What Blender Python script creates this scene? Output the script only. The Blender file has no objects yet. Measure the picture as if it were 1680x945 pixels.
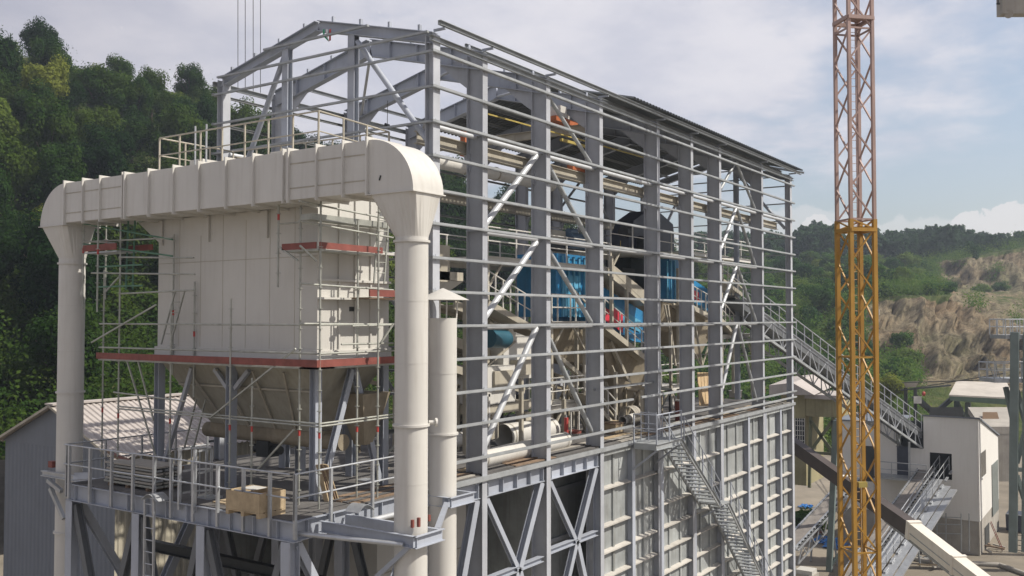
import bpy, math, random
from mathutils import Vector, Matrix, noise
random.seed(7)
S = bpy.context.scene
COL = S.collection
# ------------------------------------------------------------------ camera
F_PX, YAW, PIT = 1542.0, math.radians(34.0), math.radians(1.856)
FW = Vector((math.cos(YAW)*math.cos(PIT), math.sin(YAW)*math.cos(PIT), math.sin(PIT)))
RT = Vector((math.sin(YAW), -math.cos(YAW), 0))
UP = RT.cross(FW)
CAM = Vector((-15.07, -16.22, 4.61))
cd = bpy.data.cameras.new('camera'); cam = bpy.data.objects.new('camera', cd); COL.objects.link(cam)
cd.sensor_width = 36; cd.lens = F_PX/1680*36; cd.clip_start = .1; cd.clip_end = 6000
m = Matrix((RT, UP, -FW)).transposed().to_4x4(); m.translation = CAM
cam.matrix_world = m; S.camera = cam
# ------------------------------------------------------------------ light
SUN_DIR = Vector((0.42, -0.90, 0)).normalized()      # horizontal direction towards the sun
SUN_EL = math.radians(47)
sdir = Vector((SUN_DIR.x*math.cos(SUN_EL), SUN_DIR.y*math.cos(SUN_EL), math.sin(SUN_EL)))
sl = bpy.data.lights.new('sun', 'SUN'); sl.energy = 4.6; sl.angle = math.radians(.6); sl.color = (1, .93, .83)
so = bpy.data.objects.new('sun', sl); COL.objects.link(so)
so.rotation_euler = (-sdir).to_track_quat('-Z', 'Y').to_euler()
W = bpy.data.worlds.new('World'); S.world = W; W.use_nodes = True
nt = W.node_tree; N = nt.nodes; L = nt.links; N.clear()
sky = N.new('ShaderNodeTexSky'); sky.sky_type = 'NISHITA'; sky.sun_disc = False
sky.sun_elevation = SUN_EL; sky.sun_rotation = math.atan2(SUN_DIR.x, SUN_DIR.y)
sky.air_density = 1.0; sky.dust_density = 2.5; sky.ozone_density = 1.5
tc = N.new('ShaderNodeTexCoord')
sep = N.new('ShaderNodeSeparateXYZ'); L.new(tc.outputs['Generated'], sep.inputs[0])
def math_n(op, a, b=None, c=None):
    n = N.new('ShaderNodeMath'); n.operation = op
    for i, v in enumerate((a, b, c)):
        if v is None: continue
        if isinstance(v, (int, float)): n.inputs[i].default_value = v
        else: L.new(v, n.inputs[i])
    return n.outputs[0]
# cloud layer projected on a flat ceiling so that it compresses towards the horizon
zc = math_n('MAXIMUM', sep.outputs[2], 0.0); zc = math_n('ADD', zc, .16)
cx_ = math_n('DIVIDE', sep.outputs[0], zc); cy_ = math_n('DIVIDE', sep.outputs[1], zc)
cmb = N.new('ShaderNodeCombineXYZ'); L.new(cx_, cmb.inputs[0]); L.new(cy_, cmb.inputs[1])
def noise_n(vec, scale, detail, rough, off=0.0):
    mp = N.new('ShaderNodeMapping'); mp.inputs['Location'].default_value = (off, off*.7, off*.3); L.new(vec, mp.inputs[0])
    n = N.new('ShaderNodeTexNoise'); n.inputs['Scale'].default_value = scale; n.inputs['Detail'].default_value = detail
    n.inputs['Roughness'].default_value = rough; L.new(mp.outputs[0], n.inputs['Vector']); return n.outputs[0]
n1 = noise_n(cmb.outputs[0], .75, 7, .55, 3.1)
n2 = noise_n(cmb.outputs[0], 2.4, 6, .6, 11.0)
def ramp_n(v, a, b, smooth=True):
    n = N.new('ShaderNodeMapRange'); n.interpolation_type = 'SMOOTHSTEP' if smooth else 'LINEAR'
    n.inputs['From Min'].default_value = a; n.inputs['From Max'].default_value = b; L.new(v, n.inputs['Value']); return n.outputs[0]
cov = math_n('ADD', n1, math_n('MULTIPLY', n2, .28))
# more open sky towards the east (right of the picture), low clouds at the horizon
east = math_n('MULTIPLY', math_n('SUBTRACT', sep.outputs[0], .80), .55)
low = ramp_n(sep.outputs[2], .20, .06)
cov = math_n('SUBTRACT', cov, math_n('MULTIPLY', math_n('MAXIMUM', east, -.25), math_n('ADD', .62, low)))
mask = ramp_n(cov, .50, .66)
ccol = N.new('ShaderNodeMixRGB'); L.new(ramp_n(n2, .35, .7), ccol.inputs[0])
ccol.inputs[1].default_value = (.46, .46, .53, 1); ccol.inputs[2].default_value = (.60, .58, .62, 1)
# darker towards the west
wmul = N.new('ShaderNodeMixRGB'); wmul.blend_type = 'MULTIPLY'; wmul.inputs[0].default_value = 1
wr = ramp_n(sep.outputs[0], .35, .8); wc = N.new('ShaderNodeMixRGB'); L.new(wr, wc.inputs[0])
wc.inputs[1].default_value = (.80, .79, .80, 1); wc.inputs[2].default_value = (1.1, 1.1, 1.08, 1)
L.new(ccol.outputs[0], wmul.inputs[1]); L.new(wc.outputs[0], wmul.inputs[2])
# low cumulus bank near the horizon
n3 = noise_n(tc.outputs['Generated'], 9.0, 6, .55, 5.5)
hb = math_n('SUBTRACT', math_n('ADD', n3, math_n('MULTIPLY', math_n('SUBTRACT', .112, sep.outputs[2]), 9.0)), 0.0)
def heap(px, py, c0, c1):
    d = FW + RT*((px-840)/F_PX) - UP*((py-472.5)/F_PX); d.normalize()
    v = N.new('ShaderNodeVectorMath'); v.operation = 'DOT_PRODUCT'; nv = N.new('ShaderNodeVectorMath'); nv.operation = 'NORMALIZE'
    L.new(tc.outputs['Generated'], nv.inputs[0]); L.new(nv.outputs[0], v.inputs[0]); v.inputs[1].default_value = tuple(d)
    return ramp_n(v.outputs['Value'], c0, c1)
n5 = noise_n(tc.outputs['Generated'], 30.0, 7, .65, 2.2)
hp_ = math_n('MAXIMUM', math_n('MAXIMUM', heap(1660, 384, .9991, .99985), heap(1600, 384, .9996, .99995)), heap(1342, 378, .99975, .99998))
hb2 = math_n('ADD', hp_, math_n('MULTIPLY', math_n('SUBTRACT', n5, .5), 2.4))
m2 = math_n('MAXIMUM', math_n('MULTIPLY', ramp_n(hb, .60, .635), .5), ramp_n(hb2, .42, .55))
bg1 = N.new('ShaderNodeBackground'); bg1.inputs[1].default_value = .115
tint = N.new('ShaderNodeMixRGB'); tint.blend_type = 'MULTIPLY'; tint.inputs[0].default_value = 1
tint.inputs[2].default_value = (1.12, 1.05, .98, 1); L.new(sky.outputs[0], tint.inputs[1]); L.new(tint.outputs[0], bg1.inputs[0])
bg2 = N.new('ShaderNodeBackground'); bg2.inputs[1].default_value = 1.0; L.new(wmul.outputs[0], bg2.inputs[0])
bg3 = N.new('ShaderNodeBackground'); bg3.inputs[1].default_value = 1.0; bg3.inputs[0].default_value = (.70, .67, .65, 1)
mx = N.new('ShaderNodeMixShader'); L.new(math_n('MULTIPLY', mask, .93), mx.inputs[0]); L.new(bg1.outputs[0], mx.inputs[1]); L.new(bg2.outputs[0], mx.inputs[2])
mx2 = N.new('ShaderNodeMixShader'); L.new(math_n('MULTIPLY', m2, .8), mx2.inputs[0]); L.new(mx.outputs[0], mx2.inputs[1]); L.new(bg3.outputs[0], mx2.inputs[2])
out = N.new('ShaderNodeOutputWorld'); L.new(mx2.outputs[0], out.inputs[0])
S.view_settings.view_transform = 'Standard'; S.view_settings.look = 'None'
S.view_settings.exposure = 0.36; S.view_settings.gamma = 1
S.render.resolution_x = 1024; S.render.resolution_y = 576
# ------------------------------------------------------------------ helpers
def V(px, py, **k):
    """point on an axis plane of the site that the photograph shows at a given place"""
    d = FW + RT*((px-840)/F_PX) - UP*((py-472.5)/F_PX)
    (a, v), = k.items()
    if a == 'D': return CAM + d*v
    i = 'XYZ'.index(a)
    return CAM + d*((v-CAM[i])/d[i])
MATS = {}
def mat(name, col, rough=.6, metal=0.0, var=.25, scale=1.5, streak=0.0, bump=.0, dirt=None, spec=.4, fine=0):
    if name in MATS: return MATS[name]
    mt = bpy.data.materials.new(name); mt.use_nodes = True
    t = mt.node_tree; b = t.nodes['Principled BSDF']; lk = t.links
    b.inputs['Roughness'].default_value = rough; b.inputs['Metallic'].default_value = metal
    b.inputs['Specular IOR Level'].default_value = spec
    g = t.nodes.new('ShaderNodeNewGeometry')
    n = t.nodes.new('ShaderNodeTexNoise'); n.inputs['Scale'].default_value = scale; n.inputs['Detail'].default_value = 6; n.inputs['Roughness'].default_value = .62
    lk.new(g.outputs['Position'], n.inputs['Vector'])
    mr = t.nodes.new('ShaderNodeMapRange'); mr.inputs['From Min'].default_value = .3; mr.inputs['From Max'].default_value = .72; lk.new(n.outputs[0], mr.inputs[0])
    mix = t.nodes.new('ShaderNodeMixRGB'); lk.new(mr.outputs[0], mix.inputs[0])
    d = dirt or tuple(c*(1-var) for c in col)
    mix.inputs[1].default_value = (*d, 1); mix.inputs[2].default_value = (*[min(1, c*(1+var*.35)) for c in col], 1)
    last = mix.outputs[0]
    if streak:
        mp = t.nodes.new('ShaderNodeMapping'); mp.inputs['Scale'].default_value = (5, 5, .35); lk.new(g.outputs['Position'], mp.inputs[0])
        n2 = t.nodes.new('ShaderNodeTexNoise'); n2.inputs['Scale'].default_value = 1.6; n2.inputs['Detail'].default_value = 5; lk.new(mp.outputs[0], n2.inputs['Vector'])
        r2 = t.nodes.new('ShaderNodeMapRange'); r2.inputs['From Min'].default_value = .5; r2.inputs['From Max'].default_value = .75; r2.inputs['To Max'].default_value = streak; lk.new(n2.outputs[0], r2.inputs[0])
        m2 = t.nodes.new('ShaderNodeMixRGB'); lk.new(r2.outputs[0], m2.inputs[0]); lk.new(last, m2.inputs[1])
        m2.inputs[2].default_value = (col[0]*.55, col[1]*.5, col[2]*.43, 1); last = m2.outputs[0]
    lk.new(last, b.inputs['Base Color'])
    if bump:
        n4 = t.nodes.new('ShaderNodeTexNoise'); n4.inputs['Scale'].default_value = fine or scale*6; n4.inputs['Detail'].default_value = 5; lk.new(g.outputs['Position'], n4.inputs['Vector'])
        bp = t.nodes.new('ShaderNodeBump'); bp.inputs['Strength'].default_value = bump; bp.inputs['Distance'].default_value = .05; lk.new(n4.outputs[0], bp.inputs['Height']); lk.new(bp.outputs[0], b.inputs['Normal'])
    MATS[name] = mt; return mt
STEEL = mat('grey_paint', (.36, .39, .445), .5, 0, .16, .9, .18)
STEEL2 = mat('grey_paint_shop', (.405, .425, .46), .55, 0, .2, .8, .2)
GALV = mat('galvanised', (.46, .48, .50), .42, .55, .22, 3)
GALVM = mat('galvanised_matt', (.35, .37, .38), .5, .2, .25, 2)
TUBE = mat('bright_tube', (.52, .54, .56), .48, .25, .15, 3)
CREAM = mat('cream_paint', (.56, .55, .515), .42, 0, .09, .6, .20, .10, fine=2.0)
CREAM2 = mat('cream_cladding', (.53, .52, .485), .5, 0, .07, .6, .12, .12, fine=1.6)
PLANT = mat('plant_beige', (.42, .39, .32), .55, 0, .3, 1.2, .3)
PLANTD = mat('plant_dusty', (.30, .26, .19), .8, 0, .35, 1.4, .3, .2)
DARKM = mat('dark_metal', (.045, .05, .05), .6, 0, .3, 2)
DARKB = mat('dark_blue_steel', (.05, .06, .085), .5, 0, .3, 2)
RED = mat('toe_board_red', (.23, .07, .055), .6, 0, .35, 2.5, .3)
DSTEEL = mat('dark_grey_and_shaded_steel', (.13, .14, .15), .55, 0, .25, 1, .2)  # gallery skirt grey, also shade put into the colour of platform braces
REDB = mat('signal_red', (.45, .06, .05), .5)
SCAF = mat('scaffold_tube', (.40, .41, .37), .5, .45, .3, 4)
SCAFG = mat('scaffold_green', (.10, .22, .15), .6, 0, .3, 4)
WOOD = mat('old_plank', (.24, .17, .115), .85, 0, .4, 3, .2, .2)
WOODY = mat('new_plywood', (.48, .35, .20), .7, 0, .25, 2, .2, .1)
PINE = mat('pallet_pine', (.42, .33, .21), .85, 0, .3, 4)
DECKM = mat('deck_plate', (.13, .125, .12), .8, 0, .4, 1.2, 0, .1)
DUSTY = mat('dusty_ledge', (.47, .45, .41), .9, 0, .2, 3)
PANEL = mat('panel_sheet', (.37, .395, .395), .5, .15, .3, 1.3, .55, .08)
def vary(mt, lo=.78, hi=1.12):
    t = mt.node_tree; bs = t.nodes['Principled BSDF']; src = bs.inputs['Base Color'].links[0].from_socket
    oi = t.nodes.new('ShaderNodeObjectInfo'); mr = t.nodes.new('ShaderNodeMapRange'); mr.inputs['To Min'].default_value = lo; mr.inputs['To Max'].default_value = hi
    t.links.new(oi.outputs['Random'], mr.inputs['Value']); hs = t.nodes.new('ShaderNodeHueSaturation'); t.links.new(mr.outputs[0], hs.inputs['Value']); t.links.new(src, hs.inputs['Color']); t.links.new(hs.outputs[0], bs.inputs['Base Color'])
for m_ in (PANEL, GALVM, STEEL, STEEL2, GALV, DUSTY, TUBE): vary(m_, *((.80, 1.15) if m_ is PANEL else (.88, 1.08)))
BLUE = mat('screen_blue', (.02, .20, .42), .45, 0, .35, .8, .3)
BLUEL = mat('screen_light_blue', (.10, .36, .55), .6, 0, .45, 1.6, .2)
REDP = mat('machine_red', (.55, .035, .06), .5, 0, .2, 1)
TEAL = mat('motor_teal', (.02, .09, .13), .4)
YEL = mat('hoist_yellow', (.38, .30, .08), .5)
ORG = mat('hoist_orange', (.42, .13, .05), .5)
CRY = mat('crane_yellow', (.40, .22, .035), .5, 0, .25, .8, .25)
CRO = mat('crane_upper_paint', (.40, .28, .245), .55, 0, .25, .8, .25)
GREENT = mat('tower_green', (.16, .20, .19), .6, 0, .25, 1)
CONC = mat('concrete', (.36, .34, .30), .9, 0, .25, .8, .3, .15)
WHITEW = mat('white_cladding', (.68, .67, .635), .6, 0, .05, .4, .10)
SHEDG = mat('shed_blue_grey', (.165, .185, .215), .6, .1, .12, .5, .15)
SHEDR = mat('shed_roof_pink', (.42, .385, .36), .7, 0, .2, .8, .25)
SHEDW = mat('shed_cream_wall', (.42, .39, .31), .7, 0, .15, .8, .2)
ROOFD = mat('roof_sheet_metal', (.15, .165, .17), .5, .3, .15, 1)
GLASSD = mat('dark_glass', (.02, .025, .03), .15, 0, .1)
BELT = mat('belt_rubber', (.24, .22, .20), .85, 0, .3, 2)
TARP = mat('blue_tarp', (.03, .20, .55), .5, 0, .3, 3, 0, .3)
SAND = mat('yard_dirt', (.24, .21, .165), .95, 0, .35, .22, 0, .35, fine=2.5)
GRAVEL = mat('rubble', (.26, .23, .18), .95, 0, .5, 2.0, 0, .5)
WHITEB = mat('boom_white', (.72, .68, .60), .45, 0, .1, 1, .15)
BOOM_SHADE = mat('boom_shaded', (.075, .06, .055), .6, 0, .3, 1)  # dark colour stands in for shade on the white boom

def setlab(o, label=None, cat=None, group=None, kind=None):
    if label: o['label'] = label
    if cat: o['category'] = cat
    if group: o['group'] = group
    if kind: o['kind'] = kind
    return o
def thing(name, label, cat, loc=(0, 0, 0), group=None):
    o = bpy.data.objects.new(name, None); COL.objects.link(o); o.location = loc; o.empty_display_size = .3
    return setlab(o, label, cat, group)
class MB:
    def __init__(s): s.v = []; s.f = []; s.smooth = False
    def add(s, vs, fs):
        b = len(s.v); s.v += [tuple(v) for v in vs]; s.f += [tuple(b+i for i in f) for f in fs]; return s
    def box(s, x0, x1, y0, y1, z0, z1):
        return s.add([(x, y, z) for x in (x0, x1) for y in (y0, y1) for z in (z0, z1)],
                     [(0, 1, 3, 2), (4, 6, 7, 5), (0, 4, 5, 1), (2, 3, 7, 6), (0, 2, 6, 4), (1, 5, 7, 3)])
    def bar(s, p, q, w=.1, h=.1, up=(0, 0, 1), off=(0, 0)):
        p = Vector(p); q = Vector(q); d = (q-p).normalized(); up = Vector(up)
        if abs(d.dot(up)) > .98: up = Vector((0, 1, 0)) if abs(d.y) < .9 else Vector((1, 0, 0))
        sd = d.cross(up).normalized(); u = sd.cross(d).normalized()
        o = sd*off[0]+u*off[1]; vs = []
        for e in (p, q):
            for a, b in ((-1, -1), (1, -1), (1, 1), (-1, 1)): vs.append(e+o+sd*(a*w/2)+u*(b*h/2))
        return s.add(vs, [(3, 2, 1, 0), (4, 5, 6, 7), (0, 1, 5, 4), (1, 2, 6, 5), (2, 3, 7, 6), (3, 0, 4, 7)])
    def ibeam(s, p, q, h, b, up=(0, 0, 1), tf=.022, tw=.014):
        s.bar(p, q, tw, h-2*tf, up); s.bar(p, q, b, tf, up, (0, h/2-tf/2)); s.bar(p, q, b, tf, up, (0, -h/2+tf/2)); return s
    def chan(s, p, q, h, b, up=(0, 0, 1), side=1, t=.014):
        s.bar(p, q, t, h-2*t, up, (-side*b/2, 0)); s.bar(p, q, b, t, up, (0, h/2-t/2)); s.bar(p, q, b, t, up, (0, -h/2+t/2)); return s
    def tube(s, p, q, r, n=10, r2=None, cap=True):
        p = Vector(p); q = Vector(q); d = (q-p).normalized(); a = Vector((0, 0, 1)) if abs(d.z) < .9 else Vector((1, 0, 0))
        u = d.cross(a).normalized(); w = d.cross(u); r2 = r if r2 is None else r2; vs = []
        for e, rr in ((p, r), (q, r2)):
            for i in range(n):
                t = 2*math.pi*i/n; vs.append(e+(u*math.cos(t)+w*math.sin(t))*rr)
        fs = [(i, (i+1) % n, n+(i+1) % n, n+i) for i in range(n)]
        if cap: fs += [tuple(range(n-1, -1, -1)), tuple(range(n, 2*n))]
        s.smooth = True; return s.add(vs, fs)
    def ring(s, c, r0, r1, h, n=28):
        c = Vector(c); vs = []
        for z in (-h/2, h/2):
            for r in (r0, r1):
                for i in range(n):
                    t = 2*math.pi*i/n; vs.append(c+Vector((math.cos(t)*r, math.sin(t)*r, z)))
        fs = []
        for i in range(n):
            j = (i+1) % n
            fs += [(i, n+i, n+j, j), (2*n+i, 2*n+j, 3*n+j, 3*n+i), (n+i, 3*n+i, 3*n+j, n+j), (i, j, 2*n+j, 2*n+i)]
        s.smooth = True; return s.add(vs, fs)
    def prism(s, pts, vec):
        n = len(pts); vec = Vector(vec); vs = [Vector(p) for p in pts]; vs += [v+vec for v in vs]
        return s.add(vs, [tuple(range(n-1, -1, -1)), tuple(range(n, 2*n))]+[(i, (i+1) % n, n+(i+1) % n, n+i) for i in range(n)])
    def hull8(s, a, b):      # two 4-point loops joined
        return s.add(list(a)+list(b), [(3, 2, 1, 0), (4, 5, 6, 7), (0, 1, 5, 4), (1, 2, 6, 5), (2, 3, 7, 6), (3, 0, 4, 7)])
    def corrug(s, o, u, v, lu, lv, pitch=.25, dep=.04, t=.0):
        """trapezoid sheet: ribs run along v, wave along u"""
        o = Vector(o); u = Vector(u).normalized(); v = Vector(v).normalized(); nn = u.cross(v); vs = []; n = int(lu/pitch)
        prof = []
        for i in range(n):
            a = i*pitch; prof += [(a, 0), (a+pitch*.35, 0), (a+pitch*.5, dep), (a+pitch*.85, dep)]
        prof.append((n*pitch, 0))
        for a, h in prof: vs += [o+u*a+nn*h, o+u*a+nn*h+v*lv]
        return s.add(vs, [(2*i, 2*i+2, 2*i+3, 2*i+1) for i in range(len(prof)-1)])
    def build(s, name, mt, parent=None, label=None, cat=None, group=None, kind=None, smooth=None):
        if not s.v: return None
        off = Vector((0, 0, 0))
        if parent is not None:
            o = parent
            while o is not None: off += Vector(o.location); o = o.parent
        me = bpy.data.meshes.new(name); me.from_pydata([tuple(Vector(v)-off) for v in s.v], [], s.f); me.update()
        import bmesh
        bm = bmesh.new(); bm.from_mesh(me); bmesh.ops.recalc_face_normals(bm, faces=bm.faces); bm.to_mesh(me); bm.free()
        me.materials.append(mt)
        if s.smooth if smooth is None else smooth:
            me.shade_smooth(); me.set_sharp_from_angle(angle=math.radians(38))
        ob = bpy.data.objects.new(name, me); COL.objects.link(ob)
        if parent is not None: ob.parent = parent
        return setlab(ob, label, cat, group, kind)
def P(name, mt, parent, fn=None, **k):
    b = MB()
    if fn: fn(b)
    return b.build(name, mt, parent, **k)
def PS(name, mt, parent, fns, **k):
    for fn in fns: P(name, mt, parent, fn, **k)
def bars(name, mt, parent, segs, w=.1, h=None, **k):
    for a, c in segs: P(name, mt, parent, lambda b: b.bar(a, c, w, h or w), **k)
def rail(parent, p, q, n, mt=GALV, h=1.1, post=.05, low=0.0, railr=.024, mid=True, name='guardrail', ends=(1, 1)):
    """guardrail with posts between two floor points"""
    p = Vector(p); q = Vector(q); b = MB()
    for i in range(n+1):
        if (i == 0 and not ends[0]) or (i == n and not ends[1]): continue
        a = p.lerp(q, i/n); b.bar(a+Vector((0, 0, -low)), a+Vector((0, 0, h)), post, post)
    z = Vector((0, 0, 1))
    b.tube(p+z*h, q+z*h, railr, 8)
    if mid: b.tube(p+z*h*.52, q+z*h*.52, railr*.8, 8)
    return b.build(name, mt, parent)
def frame(parent, name, mt, pts, w=.1, h=None):
    b = MB()
    for a, c in pts: b.bar(a, c, w, h or w)
    return b.build(name, mt, parent)
GZ = -11.5      # yard level
YB = 9.15       # rear facade of the hall
# ================================================================== ground
def ground():
    b = MB(); n = 60; x0, x1, y0, y1 = -60, 130, -90, 40
    P('yard_ground', SAND, None, lambda b: b.box(-2500, 2500, -2500, 2500, GZ-.5, GZ-.02), kind='structure')
ground()
# ================================================================== steel hall
CX = [5.24, 7.55, 11.12, 14.75, 19.55, 22.95, 26.2, 31.95, 36.65]
GL = [12.0, 11.02, 10.05, 9.1, 8.15, 7.22, 6.28, 5.35, 4.4, 3.45, 2.5]
EZ = 12.55; RZ = 13.7; RY = 4.6
hall = thing('steel_hall', 'long open steel frame hall under construction on a panelled base, beside the yellow crane mast', 'building', (5.24, 0, GZ))
def ztop(y): return EZ + (RZ-EZ)*(1-abs(y-RY)/RY)
for i, x in enumerate(CX):
    end = i in (0, len(CX)-1)
    hh = .30 if end else .60; bb = .30 if end else .25
    top = EZ-.05
    for side, y in (('f', hh/2), ('r', YB-hh/2)):
        b = MB(); b.ibeam((x, y, -11.4 if side == 'f' else 0), (x, y, top), hh, bb, up=(0, 1, 0), tf=.025, tw=.016)
        for z in (-.3, 4.4, 7.22, 10.05):       # stiffener plates
            if z > -.2 or side == 'f': b.box(x-bb/2+.01, x+bb/2-.01, y-hh/2+.02, y+hh/2-.02, z-.012, z+.012)
        if side == 'f':
            for gz in GL+[1.56, .57]: b.box(x-.05, x+.05, -.012, 0, gz-.10, gz+.10); b.box(x-bb/2+.03, x-bb/2+.05, -.02, 0, gz-.07, gz+.07)
        if not end:    # haunch at the eaves
            s = 1 if side == 'f' else -1; yi = hh if side == 'f' else YB-hh
            b.prism([(x-.01, yi, top-1.0), (x-.01, yi, top), (x-.01, yi+s*1.1, ztop(1.6)-.55), (x-.01, yi+s*.5, top-.62)], (.02, 0, 0))
        b.build('column', STEEL2 if side == 'f' else STEEL2, hall)
    d = .32 if end else .55
    for ya, yb in ((.1, RY), (YB-.1, RY)):
        b = MB(); za = ztop(ya)-d/2; zb = ztop(yb)-d/2
        b.ibeam((x, ya, za), (x, yb, zb), d, .26, up=(0, 0, 1))
        if not end:
            for t in (.25, .55, .8):
                y = ya+(yb-ya)*t; z = za+(zb-za)*t
                b.box(x-.12, x+.12, y-.01, y+.01, z-d/2, z+d/2)
        b.build('rafter', STEEL, hall)
# intermediate gable posts
for x in (CX[0], CX[-1]):
    for y in (5.98, 3.16):
        b = MB(); b.ibeam((x, y, 0), (x, y, ztop(y)-.32), .22, .26, up=(1, 0, 0)); b.build('gable_post', STEEL, hall)
    for pa, pb in (((x, 7.9, ztop(7.9)-2.9) if 0 else (x, 8.0, 9.35), (x, 6.1, ztop(6.1)-.45)), ((x, 3.0, ztop(3)-.5), (x, .35, 9.6))):
        P('gable_brace', STEEL, hall, lambda b: b.tube(pa, pb, .085, 10))
# girts
XA, XE = 4.95, 37.05
def girt(z, xa, xb, y): P('girt', GALVM, hall, lambda b: b.chan((xa, y, z), (xb, y, z), .08, .10, side=-1 if y < 1 else 1, t=.012))
for z in GL: girt(z, XA, XE, -.055)
girt(1.55, XA, 17.05, -.055); girt(1.58, 17.75, XE, -.055); girt(.55, XA, 17.05, -.055); girt(.6, 19.9, XE, -.055); girt(.28, 19.9, XE, -.055)
girt(2.05, 14.6, 19.9, .30)
for z in GL+[1.55, .6]: girt(z, XA, XE, YB+.055)
for k, z in enumerate([13.12, 12.56]+GL):
    ya, yb = (-.1, YB+.1)
    if z > EZ: ya = RY-(RZ-z)/(RZ-EZ)*RY+.1; yb = 2*RY-ya
    for x in (CX[0]-.16-.055, CX[-1]+.17+.055):
        P('gable_girt', GALVM, hall, lambda b: b.bar((x, ya, z), (x, yb, z), .09, .06))
# eaves and bracing tubes
for y in (.32, YB-.32):
    for z in (10.02, 7.2, 4.35):
        if y > 1 and z < 5: continue
        P('strut', TUBE, hall, lambda b: b.tube((CX[1]-2.2 if z > 9 else CX[1], y, z), (CX[-1] if z > 9 else CX[-2], y, z), .075, 12))
    def br(xa, za, xb, zb, r=.085, mt=TUBE): P('brace', mt, hall, lambda b: b.tube((xa, y, za), (xb, y, zb), r, 12))
    x1, x2, x3 = CX[1]+.2, CX[2], CX[3]-.2
    for za, zb in ((9.95, 7.25), (7.1, 4.45), (4.3, .55)):
        br(x2-.25, za, x1, zb, .1); br(x2+.25, za, x3, zb, .085, GALVM)
    br(x2+.3, 12.2, x3, 10.2, .07, GALVM)
    xm = (CX[6]+CX[7])/2
    for za, zb in ((9.95, 7.3), (7.1, 4.5), (4.3, .4)):
        br(xm-.1, za, CX[6]+.25, zb, .09); br(xm+.1, za, CX[7]-.25, zb, .08, GALVM)
    br(xm, 12.3, CX[7]-.2, 10.2, .07, GALVM); br(xm, 12.3, CX[6]+.2, 10.2, .07, GALVM)
# crane runway beams on the inside
for y in (.72, YB-.72):
    P('runway_beam', PLANT, hall, lambda b: b.ibeam((CX[0], y, 9.72), (CX[-1]-.3, y, 9.72), .36, .2))
    for x in CX[1:-1]:
        P('bracket', STEEL2, hall, lambda b: b.prism([(x-.08, .52 if y < 1 else YB-.52, 9.0), (x-.08, .52 if y < 1 else YB-.52, 9.52), (x-.08, y, 9.52), (x-.08, y, 9.4)], (.16, 0, 0)))
# purlins, eave channel
for k in range(1, 5):
    for s in (1, -1):
        y = RY-s*RY*(1-(k-.45)/4.1)
        z = ztop(y)+.12
        P('purlin', GALVM, hall, lambda b: b.chan((14.9 if k > 1 else 7.4, y, z), (XE, y, z), .12, .07, t=.01))
        for x in CX[:4]: P('purlin_cleat', STEEL, hall, lambda b: b.box(x-.05, x+.05, y-.035, y+.035, z-.13, z+.06)) if s == 1 or x < 9 else None
for y in (-.02, YB+.02):
    P('eaves_beam', GALVM, hall, lambda b: b.chan((XA, y, 12.35), (XE, y, 12.35), .15, .10, t=.012))
P('gutter_channel', GALVM, hall, lambda b: b.chan((5.0, -.28, 12.74), (37.6, -.28, 12.74), .13, .10, t=.012))
for x in CX: P('eaves_bracket', STEEL, hall, lambda b: (b.box(x-.03, x+.03, -.3, .1, 12.60, 12.665)))
# horizontal roof bracing
for xa, xb in ((CX[1], CX[2]), (CX[2], CX[3])):
    P('roof_brace', TUBE, hall, lambda b: b.tube((xa, .8, ztop(.8)-.45), (xb, RY, ztop(RY)-.45), .05, 8))
    P('roof_brace', TUBE, hall, lambda b: b.tube((xb, YB-.8, ztop(.8)-.45), (xa, RY, ztop(RY)-.45), .05, 8))
# roof sheets (from the fourth bay on)
sl = Vector((0, RY, RZ-EZ)).normalized(); su = Vector((0, -RY, RZ-EZ)).normalized()
RL = math.hypot(RY, RZ-EZ)+.42
P('roof_sheet', ROOFD, hall, lambda b: b.corrug(Vector((16.45, RY, RZ+.42)), (1, 0, 0), -sl, 21.3, RL, .27, -.08))
P('roof_sheet', ROOFD, hall, lambda b: b.corrug(Vector((16.45, RY, RZ+.42)), (1, 0, 0), -su, 21.3, RL, .27, .08))
P('verge_trim', GALVM, hall, lambda b: (b.bar((37.78, -.40, 12.80), (37.78, RY, RZ+.36), .04, .12), b.bar((37.78, YB+.40, 12.80), (37.78, RY, RZ+.36), .04, .12)))
# floor
P('floor_slab', DECKM, hall, lambda b: (b.box(5.0, 36.8, .06, YB, -.16, 0)))
P('floor_edge', GALVM, hall, lambda b: b.chan((5.0, -.02, -.09), (36.9, -.02, -.09), .15, .09, side=-1))
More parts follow.
